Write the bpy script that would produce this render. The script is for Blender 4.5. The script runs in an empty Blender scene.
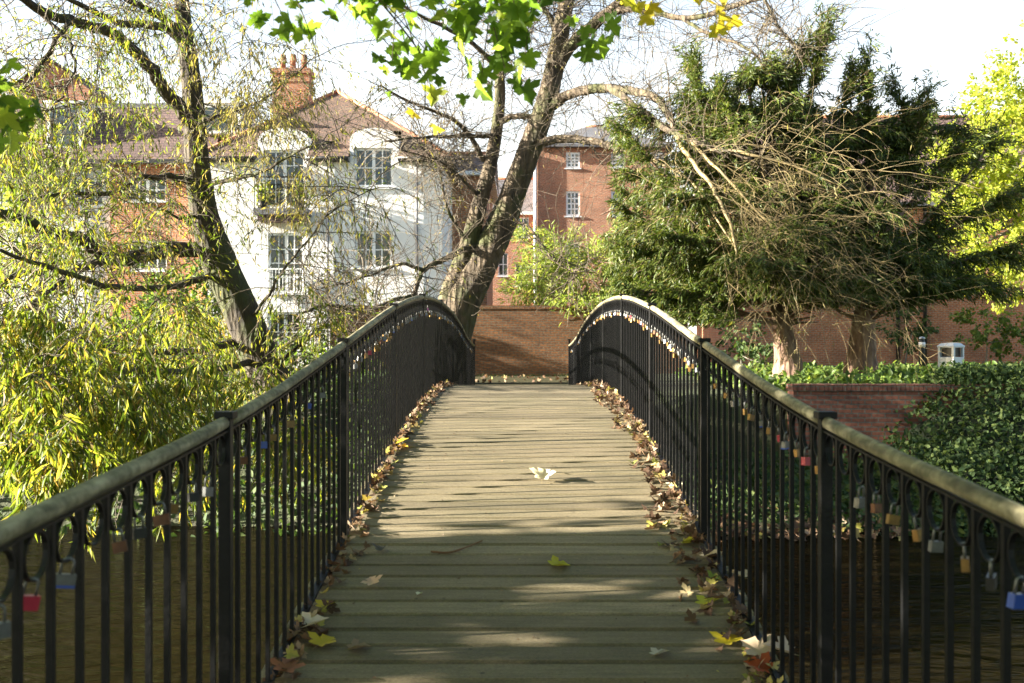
import bpy, math, random
import numpy as np
from mathutils import Vector, Matrix

random.seed(11)
RNG = np.random.default_rng(11)
S = bpy.context.scene
COL = S.collection
F, CX, CY = 995.0, 521.0, 341.5          # focal length in pixels, vanishing point


def W(px, py, Y):
    return np.array(((px - CX) * Y / F, Y, (CY - py) * Y / F))


def norm(v):
    v = np.asarray(v, float)
    return v / (np.linalg.norm(v, axis=-1, keepdims=True) + 1e-12)


# ------------------------------------------------------------------ sun
L_SUN = norm(np.array((-1.97, -0.20, 0.56)))      # towards the sun: low, on the left


# ------------------------------------------------------------------ object helpers
def wloc(o):
    p = Vector((0, 0, 0))
    while o is not None:
        p += o.location
        o = o.parent
    return p


def tag(o, label=None, cat=None, group=None, kind=None):
    if label: o['label'] = label
    if cat: o['category'] = cat
    if group: o['group'] = group
    if kind: o['kind'] = kind
    return o


def empty(name, loc, label=None, cat=None, group=None):
    o = bpy.data.objects.new(name, None)
    o.empty_display_size = .2
    COL.objects.link(o)
    o.location = loc
    return tag(o, label, cat, group)


def link_mesh(name, me, mats, parent=None, origin=None, smooth=False):
    o = bpy.data.objects.new(name, me)
    COL.objects.link(o)
    if not isinstance(mats, (list, tuple)): mats = [mats]
    for m in mats: me.materials.append(m)
    if parent is not None:
        off = wloc(parent)
        o.parent = parent
        o.location = (0, 0, 0)
        me.transform(Matrix.Translation(-off))
    elif origin is not None:
        me.transform(Matrix.Translation(-Vector(origin)))
        o.location = origin
    if smooth:
        me.polygons.foreach_set('use_smooth', np.ones(len(me.polygons), dtype=bool))
    return o


def box_uv(me):
    uv = me.uv_layers.new(name='UVMap')
    n = len(me.loops)
    vi = np.empty(n, dtype=np.int32); me.loops.foreach_get('vertex_index', vi)
    co = np.empty(len(me.vertices) * 3); me.vertices.foreach_get('co', co); co = co.reshape(-1, 3)
    out = np.zeros((n, 2))
    for p in me.polygons:
        nx, ny, nz = (abs(c) for c in p.normal)
        sl = slice(p.loop_start, p.loop_start + p.loop_total)
        c = co[vi[sl]]
        if nz > 0.9: out[sl] = c[:, :2]
        elif nx > ny: out[sl, 0] = c[:, 1]; out[sl, 1] = c[:, 2] / max(.3, math.sqrt(1 - nz * nz))
        else: out[sl, 0] = c[:, 0]; out[sl, 1] = c[:, 2] / max(.3, math.sqrt(1 - nz * nz))
    uv.data.foreach_set('uv', out.ravel())


class MB:
    def __init__(s):
        s.v = []; s.f = []; s.mi = []; s.m = 0

    def quad(s, *pts):
        b = len(s.v); s.v += [tuple(p) for p in pts]; s.f.append(tuple(range(b, b + len(pts)))); s.mi.append(s.m)
        return s

    def box(s, c, d, rz=0.0, ry=0.0, rx=0.0):
        M = Matrix.Rotation(rz, 3, 'Z') @ Matrix.Rotation(ry, 3, 'Y') @ Matrix.Rotation(rx, 3, 'X')
        b = len(s.v); c = Vector(c)
        for sx in (-.5, .5):
            for sy in (-.5, .5):
                for sz in (-.5, .5):
                    s.v.append(tuple(c + M @ Vector((sx * d[0], sy * d[1], sz * d[2]))))
        for q in ((0, 1, 3, 2), (4, 6, 7, 5), (0, 4, 5, 1), (2, 3, 7, 6), (0, 2, 6, 4), (1, 5, 7, 3)):
            s.f.append(tuple(b + i for i in q)); s.mi.append(s.m)
        return s

    def b2(s, x0, x1, y0, y1, z0, z1):
        return s.box(((x0 + x1) / 2, (y0 + y1) / 2, (z0 + z1) / 2), (x1 - x0, y1 - y0, z1 - z0))

    def tube(s, pts, radii, n=6, bump=0.0, cap=True, flat=None):
        P = np.asarray(pts, float)
        k = len(P)
        R = np.broadcast_to(np.asarray(radii, float), (k,)) if np.ndim(radii) else np.full(k, radii)
        T = np.gradient(P, axis=0) if k > 2 else np.repeat((P[1:] - P[:1]), 2, 0)
        T = norm(T)
        u = np.cross(T[0], (0.31, 0.17, 0.93)); u = u / (np.linalg.norm(u) + 1e-9)
        b = len(s.v)
        ang = np.linspace(0, 2 * math.pi, n, endpoint=False)
        ph = RNG.uniform(0, 6, 3)
        for i in range(k):
            t = T[i]; u = u - t * np.dot(u, t); u /= np.linalg.norm(u) + 1e-9
            w = np.cross(t, u)
            r = np.full(n, R[i])
            if bump:
                r = r * (1 + bump * (np.sin(3 * ang + ph[0] + i * .21) + .7 * np.sin(5 * ang + ph[1] - i * .13) + .8 * RNG.uniform(-1, 1, n)))
            ring = P[i] + np.cos(ang)[:, None] * r[:, None] * u + np.sin(ang)[:, None] * r[:, None] * w
            s.v += [tuple(q) for q in ring]
        for i in range(k - 1):
            for j in range(n):
                a = b + i * n + j; c = b + i * n + (j + 1) % n
                s.f.append((a, c, c + n, a + n)); s.mi.append(s.m)
        if cap:
            s.f.append(tuple(b + j for j in reversed(range(n)))); s.mi.append(s.m)
            s.f.append(tuple(b + (k - 1) * n + j for j in range(n))); s.mi.append(s.m)
        return s

    def build(s, name, mats, parent=None, origin=None, smooth=False, uv=False, bevel=0):
        me = bpy.data.meshes.new(name)
        me.from_pydata(s.v, [], s.f); me.update()
        if isinstance(mats, (list, tuple)): me.polygons.foreach_set('material_index', s.mi)
        if uv: box_uv(me)
        o = link_mesh(name, me, mats, parent, origin, smooth)
        if bevel:
            bv = o.modifiers.new('Bevel', 'BEVEL'); bv.width = bevel; bv.segments = 2; bv.limit_method = 'ANGLE'
        return o


# scatter one small template many times into ONE mesh
def scatter(name, T, faces, P, M, sc, mat, parent=None, origin=None, smooth=False):
    T = np.asarray(T, float); faces = np.asarray(faces)
    n, k = len(P), len(T)
    V = np.einsum('nij,kj->nki', M, T) * np.asarray(sc).reshape(n, -1)[:, None, :1] + P[:, None, :]
    fk = faces.shape[1]
    Fa = (faces[None] + (np.arange(n) * k)[:, None, None]).reshape(-1, fk)
    me = bpy.data.meshes.new(name)
    me.vertices.add(n * k); me.vertices.foreach_set('co', V.ravel())
    me.loops.add(Fa.size); me.loops.foreach_set('vertex_index', Fa.ravel().astype(np.int32))
    me.polygons.add(len(Fa)); me.polygons.foreach_set('loop_start', np.arange(0, Fa.size, fk, dtype=np.int32))
    me.update(calc_edges=True); me.validate()
    return link_mesh(name, me, mat, parent, origin, smooth)


def frames(D, N):
    D = norm(D); Sx = norm(np.cross(D, N)); Nn = np.cross(Sx, D)
    return np.stack([Sx, D, Nn], axis=2)


LANCE = (np.array([(0, 0, 0), (.5, .38, .06), (0, 1, -.10), (-.5, .38, .06), (0, .45, -.02)]) * np.array((.2, 1, 1)),
         [(0, 1, 4), (1, 2, 4), (2, 3, 4), (3, 0, 4)])
OVAL = (np.array([(0, 0, 0), (.5, .3, .08), (.38, .7, .04), (0, 1, -.12), (-.38, .7, .04), (-.5, .3, .08)]) * np.array((.62, 1, 1)),
        [(0, 1, 2, 3), (0, 3, 4, 5)])
NEEDLE = (np.array([(-.06, 0, 0), (.06, 0, 0), (.085, .5, .05), (-.085, .5, .05), (.02, 1, -.1), (-.02, 1, -.1)]),
          [(0, 1, 2, 3), (3, 2, 4, 5)])
_h = [(0, .0), (.16, -.12), (.46, -.22), (.48, -.04), (.40, .08), (.62, .06), (.72, .14), (.96, .26), (.80, .38), (.70, .54), (.50, .50), (.34, .46), (.36, .62), (.46, .78), (.26, .88), (.12, .98), (.0, 1.16)]
_pts = _h + [(-x, y) for x, y in reversed(_h[1:-1])]
_m = [(x, y, .22 * abs(x) - .10 * max(0, y - .4) ** 1.0) for x, y in _pts] + [(0, .30, -.04)]
MAPLE = (np.array(_m), [(i, (i + 1) % len(_pts), len(_pts)) for i in range(len(_pts))])


def curve(p, d, length, n=6, droop=0.0, wob=.15, rng=RNG):
    pts = [np.array(p, float)]; d = norm(d)
    st = length / n
    for i in range(n):
        d = norm(d + np.array((0, 0, -droop)) + rng.normal(0, wob, 3))
        pts.append(pts[-1] + d * st)
    return np.array(pts)


def smoothline(pts, m=4):
    P = np.asarray(pts, float); out = []
    Q = np.vstack([2 * P[0] - P[1], P, 2 * P[-1] - P[-2]])
    for i in range(1, len(Q) - 2):
        a, b, c, d = Q[i - 1:i + 3]
        for t in np.linspace(0, 1, m, endpoint=False):
            out.append(.5 * (2 * b + (c - a) * t + (2 * a - 5 * b + 4 * c - d) * t * t + (3 * b - a - 3 * c + d) * t ** 3))
    out.append(P[-1])
    return np.array(out)


# ------------------------------------------------------------------ materials
def mat(name):
    m = bpy.data.materials.new(name); m.use_nodes = True
    nt = m.node_tree
    return m, nt, nt.nodes['Principled BSDF']


def nd(nt, t, **kw):
    n = nt.nodes.new(t)
    for k, v in kw.items():
        if k in n.inputs: n.inputs[k].default_value = v
        else: setattr(n, k, v)
    return n


def ramp(nt, cols, interp='LINEAR'):
    r = nt.nodes.new('ShaderNodeValToRGB'); e = r.color_ramp; e.interpolation = interp
    while len(e.elements) < len(cols): e.elements.new(.5)
    for el, (p, c) in zip(e.elements, cols):
        el.position = p; el.color = (*c, 1)
    return r


def coord(nt, kind='Object', scale=(1, 1, 1)):
    t = nt.nodes.new('ShaderNodeTexCoord'); mp = nt.nodes.new('ShaderNodeMapping')
    nt.links.new(t.outputs[kind], mp.inputs[0]); mp.inputs['Scale'].default_value = scale
    return mp.outputs[0]


def simple(name, c, rough=.6, metal=0., var=.25, scale=8., bump=0., bscale=40.):
    m, nt, b = mat(name)
    co = coord(nt)
    n = nd(nt, 'ShaderNodeTexNoise', Scale=scale, Detail=6.); nt.links.new(co, n.inputs[0])
    r = ramp(nt, [(.3, tuple(x * (1 - var) for x in c)), (.7, tuple(min(1, x * (1 + var)) for x in c))])
    nt.links.new(n.outputs[0], r.inputs[0]); nt.links.new(r.outputs[0], b.inputs['Base Color'])
    b.inputs['Roughness'].default_value = rough; b.inputs['Metallic'].default_value = metal
    if bump:
        n2 = nd(nt, 'ShaderNodeTexNoise', Scale=bscale, Detail=5.); nt.links.new(co, n2.inputs[0])
        bp = nd(nt, 'ShaderNodeBump', Strength=bump, Distance=.01); nt.links.new(n2.outputs[0], bp.inputs['Height'])
        nt.links.new(bp.outputs[0], b.inputs['Normal'])
    return m


def leafmat(name, cols, trans=.45, rough=.5, tint=(1.15, 1.15, .55)):
    m, nt, b = mat(name)
    g = nt.nodes.new('ShaderNodeNewGeometry')
    r = ramp(nt, cols); nt.links.new(g.outputs['Random Per Island'], r.inputs[0])
    nt.links.new(r.outputs[0], b.inputs['Base Color']); b.inputs['Roughness'].default_value = rough
    b.inputs['Specular IOR Level'].default_value = .3
    t = nt.nodes.new('ShaderNodeBsdfTranslucent')
    mu = nd(nt, 'ShaderNodeMix', data_type='RGBA', blend_type='MULTIPLY'); mu.inputs[0].default_value = 1
    nt.links.new(r.outputs[0], mu.inputs[6]); mu.inputs[7].default_value = (*[x * 1.6 for x in tint], 1)
    nt.links.new(mu.outputs[2], t.inputs[0])
    mx = nt.nodes.new('ShaderNodeMixShader'); mx.inputs[0].default_value = trans
    nt.links.new(b.outputs[0], mx.inputs[1]); nt.links.new(t.outputs[0], mx.inputs[2])
    nt.links.new(mx.outputs[0], nt.nodes['Material Output'].inputs[0])
    return m


def brickmat(name, c1, c2, mortar, bw=.225, bh=.075, rough=.85, stain=.35, ms=.012):
    m, nt, b = mat(name)
    uv = coord(nt, 'UV')
    br = nd(nt, 'ShaderNodeTexBrick', Scale=1.0)
    br.inputs['Brick Width'].default_value = bw; br.inputs['Row Height'].default_value = bh
    br.inputs['Mortar Size'].default_value = ms; br.inputs['Bias'].default_value = 0
    br.inputs['Color1'].default_value = (*c1, 1); br.inputs['Color2'].default_value = (*c2, 1); br.inputs['Mortar'].default_value = (*mortar, 1)
    nt.links.new(uv, br.inputs['Vector'])
    n = nd(nt, 'ShaderNodeTexNoise', Scale=.9, Detail=8.); nt.links.new(uv, n.inputs[0])
    n2 = nd(nt, 'ShaderNodeTexNoise', Scale=14., Detail=4.); nt.links.new(uv, n2.inputs[0])
    r = ramp(nt, [(.25, (1 - stain,) * 3), (.75, (1 + stain * .5,) * 3)]); nt.links.new(n.outputs[0], r.inputs[0])
    r2 = ramp(nt, [(.3, (.62,) * 3), (.7, (1.3,) * 3)]); nt.links.new(n2.outputs[0], r2.inputs[0])
    a = nd(nt, 'ShaderNodeMix', data_type='RGBA', blend_type='MULTIPLY'); a.inputs[0].default_value = 1
    nt.links.new(br.outputs[0], a.inputs[6]); nt.links.new(r.outputs[0], a.inputs[7])
    a2 = nd(nt, 'ShaderNodeMix', data_type='RGBA', blend_type='MULTIPLY'); a2.inputs[0].default_value = 1
    nt.links.new(a.outputs[2], a2.inputs[6]); nt.links.new(r2.outputs[0], a2.inputs[7])
    nt.links.new(a2.outputs[2], b.inputs['Base Color']); b.inputs['Roughness'].default_value = rough
    bp = nd(nt, 'ShaderNodeBump', Strength=.6, Distance=.01, invert=True); nt.links.new(br.outputs['Fac'], bp.inputs['Height'])
    nt.links.new(bp.outputs[0], b.inputs['Normal'])
    return m


def barkmat(name, c1, c2, moss=None, vscale=9., bump=.9):
    m, nt, b = mat(name)
    co = coord(nt, 'Object', (1, 1, .22))
    n = nd(nt, 'ShaderNodeTexNoise', Scale=vscale, Detail=8., Roughness=.65); nt.links.new(co, n.inputs[0])
    r = ramp(nt, [(.35, c1), (.65, c2)]); nt.links.new(n.outputs[0], r.inputs[0])
    out = r.outputs[0]
    if moss:
        n3 = nd(nt, 'ShaderNodeTexNoise', Scale=1.6, Detail=5.); nt.links.new(coord(nt), n3.inputs[0])
        r3 = ramp(nt, [(.48, (0, 0, 0)), (.62, (1, 1, 1))]); nt.links.new(n3.outputs[0], r3.inputs[0])
        mx = nd(nt, 'ShaderNodeMix', data_type='RGBA'); nt.links.new(r3.outputs[0], mx.inputs[0])
        nt.links.new(out, mx.inputs[6]); mx.inputs[7].default_value = (*moss, 1); out = mx.outputs[2]
    nt.links.new(out, b.inputs['Base Color']); b.inputs['Roughness'].default_value = .9
    n2 = nd(nt, 'ShaderNodeTexVoronoi', Scale=vscale * 1.4); nt.links.new(co, n2.inputs[0])
    ad = nd(nt, 'ShaderNodeMath', operation='ADD'); nt.links.new(n2.outputs[0], ad.inputs[0]); nt.links.new(n.outputs[0], ad.inputs[1])
    bp = nd(nt, 'ShaderNodeBump', Strength=bump, Distance=.05); nt.links.new(ad.outputs[0], bp.inputs['Height'])
    nt.links.new(bp.outputs[0], b.inputs['Normal'])
    return m


M = {}
M['iron'] = simple('black_painted_iron', (.005, .005, .0055), .5, 0., .4, 25, .15, 60)
M['iron'].node_tree.nodes['Principled BSDF'].inputs['Specular IOR Level'].default_value = .25
M['steel'] = simple('galvanised_steel', (.35, .36, .38), .4, .8, .2, 30)
M['brass'] = simple('weathered_brass', (.18, .105, .03), .5, .6, .35, 40)
M['silver'] = simple('lock_steel', (.15, .15, .145), .5, .7, .2, 40)
M['red'] = simple('red_lock_paint', (.38, .02, .045), .35, 0, .15, 30)
M['blue'] = simple('blue_lock_plastic', (.02, .06, .30), .35, 0, .15, 30)
M['pink'] = simple('pink_lock_paint', (.5, .08, .3), .35, 0, .15, 30)
M['black'] = simple('black_plastic', (.015, .015, .015), .4, 0, .2, 30)
M['rust'] = simple('rusted_steel', (.16, .07, .035), .7, .3, .4, 40)
M['white'] = simple('white_paint', (.78, .78, .76), .5, 0, .05, 5)
M['render'] = simple('white_render', (.80, .79, .76), .85, 0, .07, 1.2, .25, 60)
M['render_grey'] = simple('pale_grey_render', (.62, .64, .66), .85, 0, .07, 1.2, .2, 60)
M['lead'] = simple('lead_flashing', (.12, .12, .13), .6, 0, .2, 6)
M['slate'] = brickmat('slate_tiles', (.16, .15, .15), (.11, .11, .12), (.05, .05, .05), .28, .20, .7, .3, .01)
M['tile'] = brickmat('clay_roof_tiles', (.20, .115, .072), (.12, .078, .055), (.05, .035, .03), .18, .11, .85, .35, .012)
M['tile_brown'] = brickmat('brown_roof_tiles', (.16, .10, .085), (.12, .075, .065), (.05, .03, .03), .2, .13, .85, .3, .012)
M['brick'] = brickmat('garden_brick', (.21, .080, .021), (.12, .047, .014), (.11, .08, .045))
M['brick_red'] = brickmat('red_brick', (.46, .145, .062), (.33, .10, .043), (.36, .28, .2))
M['brick_far'] = brickmat('warm_red_brick', (.50, .165, .06), (.38, .115, .042), (.34, .26, .18))
M['brick_orange'] = brickmat('orange_brick', (.47, .17, .06), (.37, .12, .045), (.33, .24, .17))
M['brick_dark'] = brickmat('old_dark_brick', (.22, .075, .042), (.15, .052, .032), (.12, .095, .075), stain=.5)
M['soil'] = simple('soil', (.06, .045, .03), .95, 0, .5, 3, .5, 20)
M['gravel'] = simple('path_gravel', (.055, .050, .026), .95, 0, .35, 12, .4, 80)
M['gravel'].node_tree.nodes['Principled BSDF'].inputs['Specular IOR Level'].default_value = .05
M['mud'] = simple('river_bank_mud', (.05, .04, .025), .9, 0, .5, 2, .5, 12)
M['bark_willow'] = barkmat('willow_bark', (.018, .013, .008), (.075, .058, .036), (.045, .05, .015))
M['bark_main'] = barkmat('leaning_tree_bark', (.026, .019, .012), (.145, .108, .068), (.055, .06, .018), 7., 1.)
M['bark_yew'] = barkmat('yew_bark', (.09, .045, .03), (.26, .17, .115), None, 7.)
M['bark_grey'] = barkmat('grey_bark', (.10, .09, .07), (.24, .22, .18))
M['twig_tan'] = simple('tan_twigs', (.20, .15, .065), .7, 0, .6, 2.2)
M['twig_dark'] = simple('dark_twigs', (.09, .07, .045), .8, 0, .35, 3)
M['curtain'] = simple('curtain', (.45, .44, .40), .9, 0, .2, 3)
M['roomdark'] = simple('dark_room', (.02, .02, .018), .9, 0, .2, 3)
M['terracotta'] = simple('terracotta', (.34, .14, .07), .8, 0, .25, 4)


def glassmat():
    m, nt, b = mat('window_glass')
    b.inputs['Base Color'].default_value = (.035, .045, .04, 1); b.inputs['Roughness'].default_value = .04
    b.inputs['IOR'].default_value = 1.5; b.inputs['Specular IOR Level'].default_value = .8
    n = nd(nt, 'ShaderNodeTexNoise', Scale=1.5); nt.links.new(coord(nt), n.inputs[0])
    bp = nd(nt, 'ShaderNodeBump', Strength=.05, Distance=.02); nt.links.new(n.outputs[0], bp.inputs['Height']); nt.links.new(bp.outputs[0], b.inputs['Normal'])
    return m


M['glass'] = glassmat()


def deckmat():
    m, nt, b = mat('weathered_deck_boards')
    g = nt.nodes.new('ShaderNodeNewGeometry')
    rb = ramp(nt, [(0, (.135, .113, .071)), (.5, (.185, .157, .100)), (1, (.240, .207, .137))]); nt.links.new(g.outputs['Random Per Island'], rb.inputs[0])
    co = coord(nt, 'Object', (1.2, 14, 14))
    n = nd(nt, 'ShaderNodeTexNoise', Scale=3., Detail=8., Roughness=.6); nt.links.new(co, n.inputs[0])
    r = ramp(nt, [(.25, (.68, .67, .62)), (.75, (1.22, 1.17, 1.14))]); nt.links.new(n.outputs[0], r.inputs[0])
    n2 = nd(nt, 'ShaderNodeTexNoise', Scale=1.4, Detail=6.); nt.links.new(coord(nt), n2.inputs[0])
    r2 = ramp(nt, [(.3, (.76, .755, .66)), (.7, (1.12, 1.07, 1.03))]); nt.links.new(n2.outputs[0], r2.inputs[0])
    out = rb.outputs[0]
    for q in (r, r2):
        a = nd(nt, 'ShaderNodeMix', data_type='RGBA', blend_type='MULTIPLY'); a.inputs[0].default_value = 1
        nt.links.new(out, a.inputs[6]); nt.links.new(q.outputs[0], a.inputs[7]); out = a.outputs[2]
    nf = nd(nt, 'ShaderNodeTexNoise', Scale=150., Detail=4., Roughness=.7); nt.links.new(coord(nt, 'Object', (.5, 1, 1)), nf.inputs[0])
    rf_ = ramp(nt, [(.3, (.62, .62, .60)), (.7, (1.3, 1.3, 1.28))]); nt.links.new(nf.outputs[0], rf_.inputs[0])
    a = nd(nt, 'ShaderNodeMix', data_type='RGBA', blend_type='MULTIPLY'); a.inputs[0].default_value = 1
    nt.links.new(out, a.inputs[6]); nt.links.new(rf_.outputs[0], a.inputs[7]); out = a.outputs[2]
    vo = nd(nt, 'ShaderNodeTexVoronoi', Scale=5.); nt.links.new(coord(nt), vo.inputs[0])
    rv = ramp(nt, [(.035, (.35, .34, .3)), (.06, (1, 1, 1))]); nt.links.new(vo.outputs[0], rv.inputs[0])
    a = nd(nt, 'ShaderNodeMix', data_type='RGBA', blend_type='MULTIPLY'); a.inputs[0].default_value = .8
    nt.links.new(out, a.inputs[6]); nt.links.new(rv.outputs[0], a.inputs[7]); out = a.outputs[2]
    nt.links.new(out, b.inputs['Base Color']); b.inputs['Roughness'].default_value = .8
    ng = nd(nt, 'ShaderNodeTexNoise', Scale=260., Detail=3.); nt.links.new(coord(nt), ng.inputs[0])
    bp = nd(nt, 'ShaderNodeBump', Strength=.55, Distance=.004); nt.links.new(ng.outputs[0], bp.inputs['Height'])
    wv = nd(nt, 'ShaderNodeTexWave', Scale=26., Distortion=.6, bands_direction='Y'); nt.links.new(coord(nt), wv.inputs[0])
    bpw = nd(nt, 'ShaderNodeBump', Strength=.5, Distance=.004); nt.links.new(wv.outputs[0], bpw.inputs['Height']); nt.links.new(bp.outputs[0], bpw.inputs['Normal']); bp = bpw
    bp2 = nd(nt, 'ShaderNodeBump', Strength=.35, Distance=.006); nt.links.new(n.outputs[0], bp2.inputs['Height']); nt.links.new(bp.outputs[0], bp2.inputs['Normal'])
    nt.links.new(bp2.outputs[0], b.inputs['Normal'])
    return m


M['deck'] = deckmat()


def handrailmat():
    m, nt, b = mat('weathered_handrail_timber')
    co = coord(nt, 'Object', (9, 1.2, 9))
    n = nd(nt, 'ShaderNodeTexNoise', Scale=4., Detail=8.); nt.links.new(co, n.inputs[0])
    r = ramp(nt, [(.3, (.085, .075, .045)), (.5, (.19, .17, .105)), (.7, (.31, .28, .19))]); nt.links.new(n.outputs[0], r.inputs[0])
    n2 = nd(nt, 'ShaderNodeTexNoise', Scale=28., Detail=5.); nt.links.new(coord(nt), n2.inputs[0])
    r2 = ramp(nt, [(.38, (.6, .6, .5)), (.62, (1.3, 1.27, 1.2))]); nt.links.new(n2.outputs[0], r2.inputs[0])
    a = nd(nt, 'ShaderNodeMix', data_type='RGBA', blend_type='MULTIPLY'); a.inputs[0].default_value = 1
    nt.links.new(r.outputs[0], a.inputs[6]); nt.links.new(r2.outputs[0], a.inputs[7])
    nt.links.new(a.outputs[2], b.inputs['Base Color']); b.inputs['Roughness'].default_value = .75
    bp = nd(nt, 'ShaderNodeBump', Strength=.5, Distance=.006); nt.links.new(n2.outputs[0], bp.inputs['Height']); nt.links.new(bp.outputs[0], b.inputs['Normal'])
    return m


M['handrail'] = handrailmat()


def watermat():
    m, nt, b = mat('river_water')
    b.inputs['Base Color'].default_value = (.009, .007, .0028, 1); b.inputs['Roughness'].default_value = .9; b.inputs['Specular IOR Level'].default_value = 0
    n = nd(nt, 'ShaderNodeTexNoise', Scale=2.2, Detail=5., Distortion=1.0); nt.links.new(coord(nt, 'Object', (.6, 2.0, 1)), n.inputs[0])
    n2 = nd(nt, 'ShaderNodeTexNoise', Scale=9., Detail=3., Distortion=.6); nt.links.new(coord(nt, 'Object', (.5, 1.6, 1)), n2.inputs[0])
    bp = nd(nt, 'ShaderNodeBump', Strength=.6, Distance=.14); nt.links.new(n.outputs[0], bp.inputs['Height'])
    bp2 = nd(nt, 'ShaderNodeBump', Strength=.4, Distance=.03); nt.links.new(n2.outputs[0], bp2.inputs['Height']); nt.links.new(bp.outputs[0], bp2.inputs['Normal'])
    g = nt.nodes.new('ShaderNodeBsdfGlossy'); g.inputs['Roughness'].default_value = .05; g.inputs['Color'].default_value = (.30, .27, .21, 1)
    nt.links.new(bp2.outputs[0], g.inputs['Normal']); nt.links.new(bp2.outputs[0], b.inputs['Normal'])
    fr = nt.nodes.new('ShaderNodeFresnel'); fr.inputs['IOR'].default_value = 1.33; nt.links.new(bp2.outputs[0], fr.inputs['Normal'])
    mx = nt.nodes.new('ShaderNodeMixShader'); nt.links.new(fr.outputs[0], mx.inputs[0]); nt.links.new(b.outputs[0], mx.inputs[1]); nt.links.new(g.outputs[0], mx.inputs[2])
    nt.links.new(mx.outputs[0], nt.nodes['Material Output'].inputs[0])
    return m


M['water'] = watermat()


def groundmat():
    m, nt, b = mat('bank_earth_and_grass')
    co = coord(nt)
    n = nd(nt, 'ShaderNodeTexNoise', Scale=.8, Detail=9., Roughness=.7); nt.links.new(co, n.inputs[0])
    r = ramp(nt, [(.35, (.045, .035, .022)), (.5, (.05, .06, .022)), (.65, (.07, .095, .03))]); nt.links.new(n.outputs[0], r.inputs[0])
    nt.links.new(r.outputs[0], b.inputs['Base Color']); b.inputs['Roughness'].default_value = .95
    n2 = nd(nt, 'ShaderNodeTexNoise', Scale=25., Detail=6.); nt.links.new(co, n2.inputs[0])
    bp = nd(nt, 'ShaderNodeBump', Strength=.8, Distance=.05); nt.links.new(n2.outputs[0], bp.inputs['Height']); nt.links.new(bp.outputs[0], b.inputs['Normal'])
    return m


M['ground'] = groundmat()
M['leaf_willow'] = leafmat('willow_leaves', [(0, (.05, .08, .014)), (.4, (.11, .15, .022)), (.7, (.20, .22, .032)), (.88, (.33, .28, .05)), (1, (.24, .15, .07))], .48)
M['leaf_willow_grey'] = leafmat('sparse_willow_leaves', [(0, (.13, .13, .05)), (.5, (.24, .21, .07)), (1, (.34, .27, .12))], .4)
M['leaf_maple'] = leafmat('maple_leaves', [(0, (.05, .095, .02)), (.4, (.10, .165, .03)), (.8, (.17, .24, .045)), (.93, (.24, .29, .06)), (1, (.30, .29, .06))], .68, .35, (1.3, 1.35, .6))
M['leaf_yellow'] = leafmat('yellow_maple_leaves', [(0, (.34, .26, .03)), (.6, (.45, .38, .05)), (1, (.25, .28, .04))], .55)
M['leaf_yew'] = leafmat('yew_needles', [(0, (.026, .042, .008)), (.5, (.056, .082, .012)), (.88, (.098, .124, .020)), (1, (.16, .13, .04))], .25)
M['leaf_lime'] = leafmat('lime_green_leaves', [(0, (.16, .22, .03)), (.5, (.27, .31, .045)), (1, (.40, .38, .07))], .55)
M['leaf_shrub'] = leafmat('shrub_leaves', [(0, (.10, .15, .03)), (.6, (.20, .25, .05)), (1, (.30, .30, .09))], .45)
M['leaf_ivy'] = leafmat('ivy_leaves', [(0, (.020, .042, .012)), (.6, (.046, .080, .020)), (1, (.095, .125, .034))], .25, .7)
M['leaf_nettle'] = leafmat('undergrowth_leaves', [(0, (.05, .09, .02)), (.6, (.10, .16, .03)), (1, (.17, .21, .05))], .4)
M['litter'] = leafmat('fallen_leaves', [(0, (.045, .025, .015)), (.45, (.12, .068, .038)), (.68, (.22, .14, .08)), (.85, (.40, .31, .22)), (.94, (.36, .29, .07)), (1, (.20, .24, .05))], .2, .7, (1, .9, .7))


def leafone(name, c, trans=.25):
    return leafmat(name, [(0, tuple(x * .85 for x in c)), (1, c)], trans, .6, (1, .95, .7))


# ------------------------------------------------------------------ bridge profile
_ry = np.array([-2.0, 0, 1.85, 3.29, 5.48, 7.64, 9.68, 11.4, 14.0, 16.2, 17.9, 20.6, 22.5])
_rz = np.array([-.52, -.455, -.355, -.262, -.01, .262, .43, .472, .40, .24, .07, -.085, -.12])
_tg = np.gradient(_rz, _ry)


def rail_z(y):
    y = np.clip(y, _ry[0], _ry[-1]); i = int(np.clip(np.searchsorted(_ry, y) - 1, 0, len(_ry) - 2))
    h = _ry[i + 1] - _ry[i]; t = (y - _ry[i]) / h
    return float((1 + 2 * t) * (1 - t) ** 2 * _rz[i] + t * (1 - t) ** 2 * h * _tg[i] + t * t * (3 - 2 * t) * _rz[i + 1] + t * t * (t - 1) * h * _tg[i + 1])


def foot_z(y):
    return rail_z(y) - float(np.interp(y, [-2, 3.8, 4.5, 6.3, 8, 11.8, 21], [1.10, 1.09, 1.065, 1.025, 1.0, .985, .96]))


def deck_z(y):
    return foot_z(y) - .035


def deck_at(px, py):
    ys = np.linspace(2.0, 12.5, 1500)
    v = np.array([CY - deck_z(y) * F / y for y in ys])
    y = ys[np.argmin(abs(v - py))]
    return np.array(((px - CX) * y / F, y, deck_z(y)))


XL, XR = -.97, 1.0
Y0, PITCH, YEND = -1.06, 2.165, 20.6
POSTS = [Y0 + PITCH * i for i in range(11)]

# ------------------------------------------------------------------ setting: ground, water, path
GZ = -1.03


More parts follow.
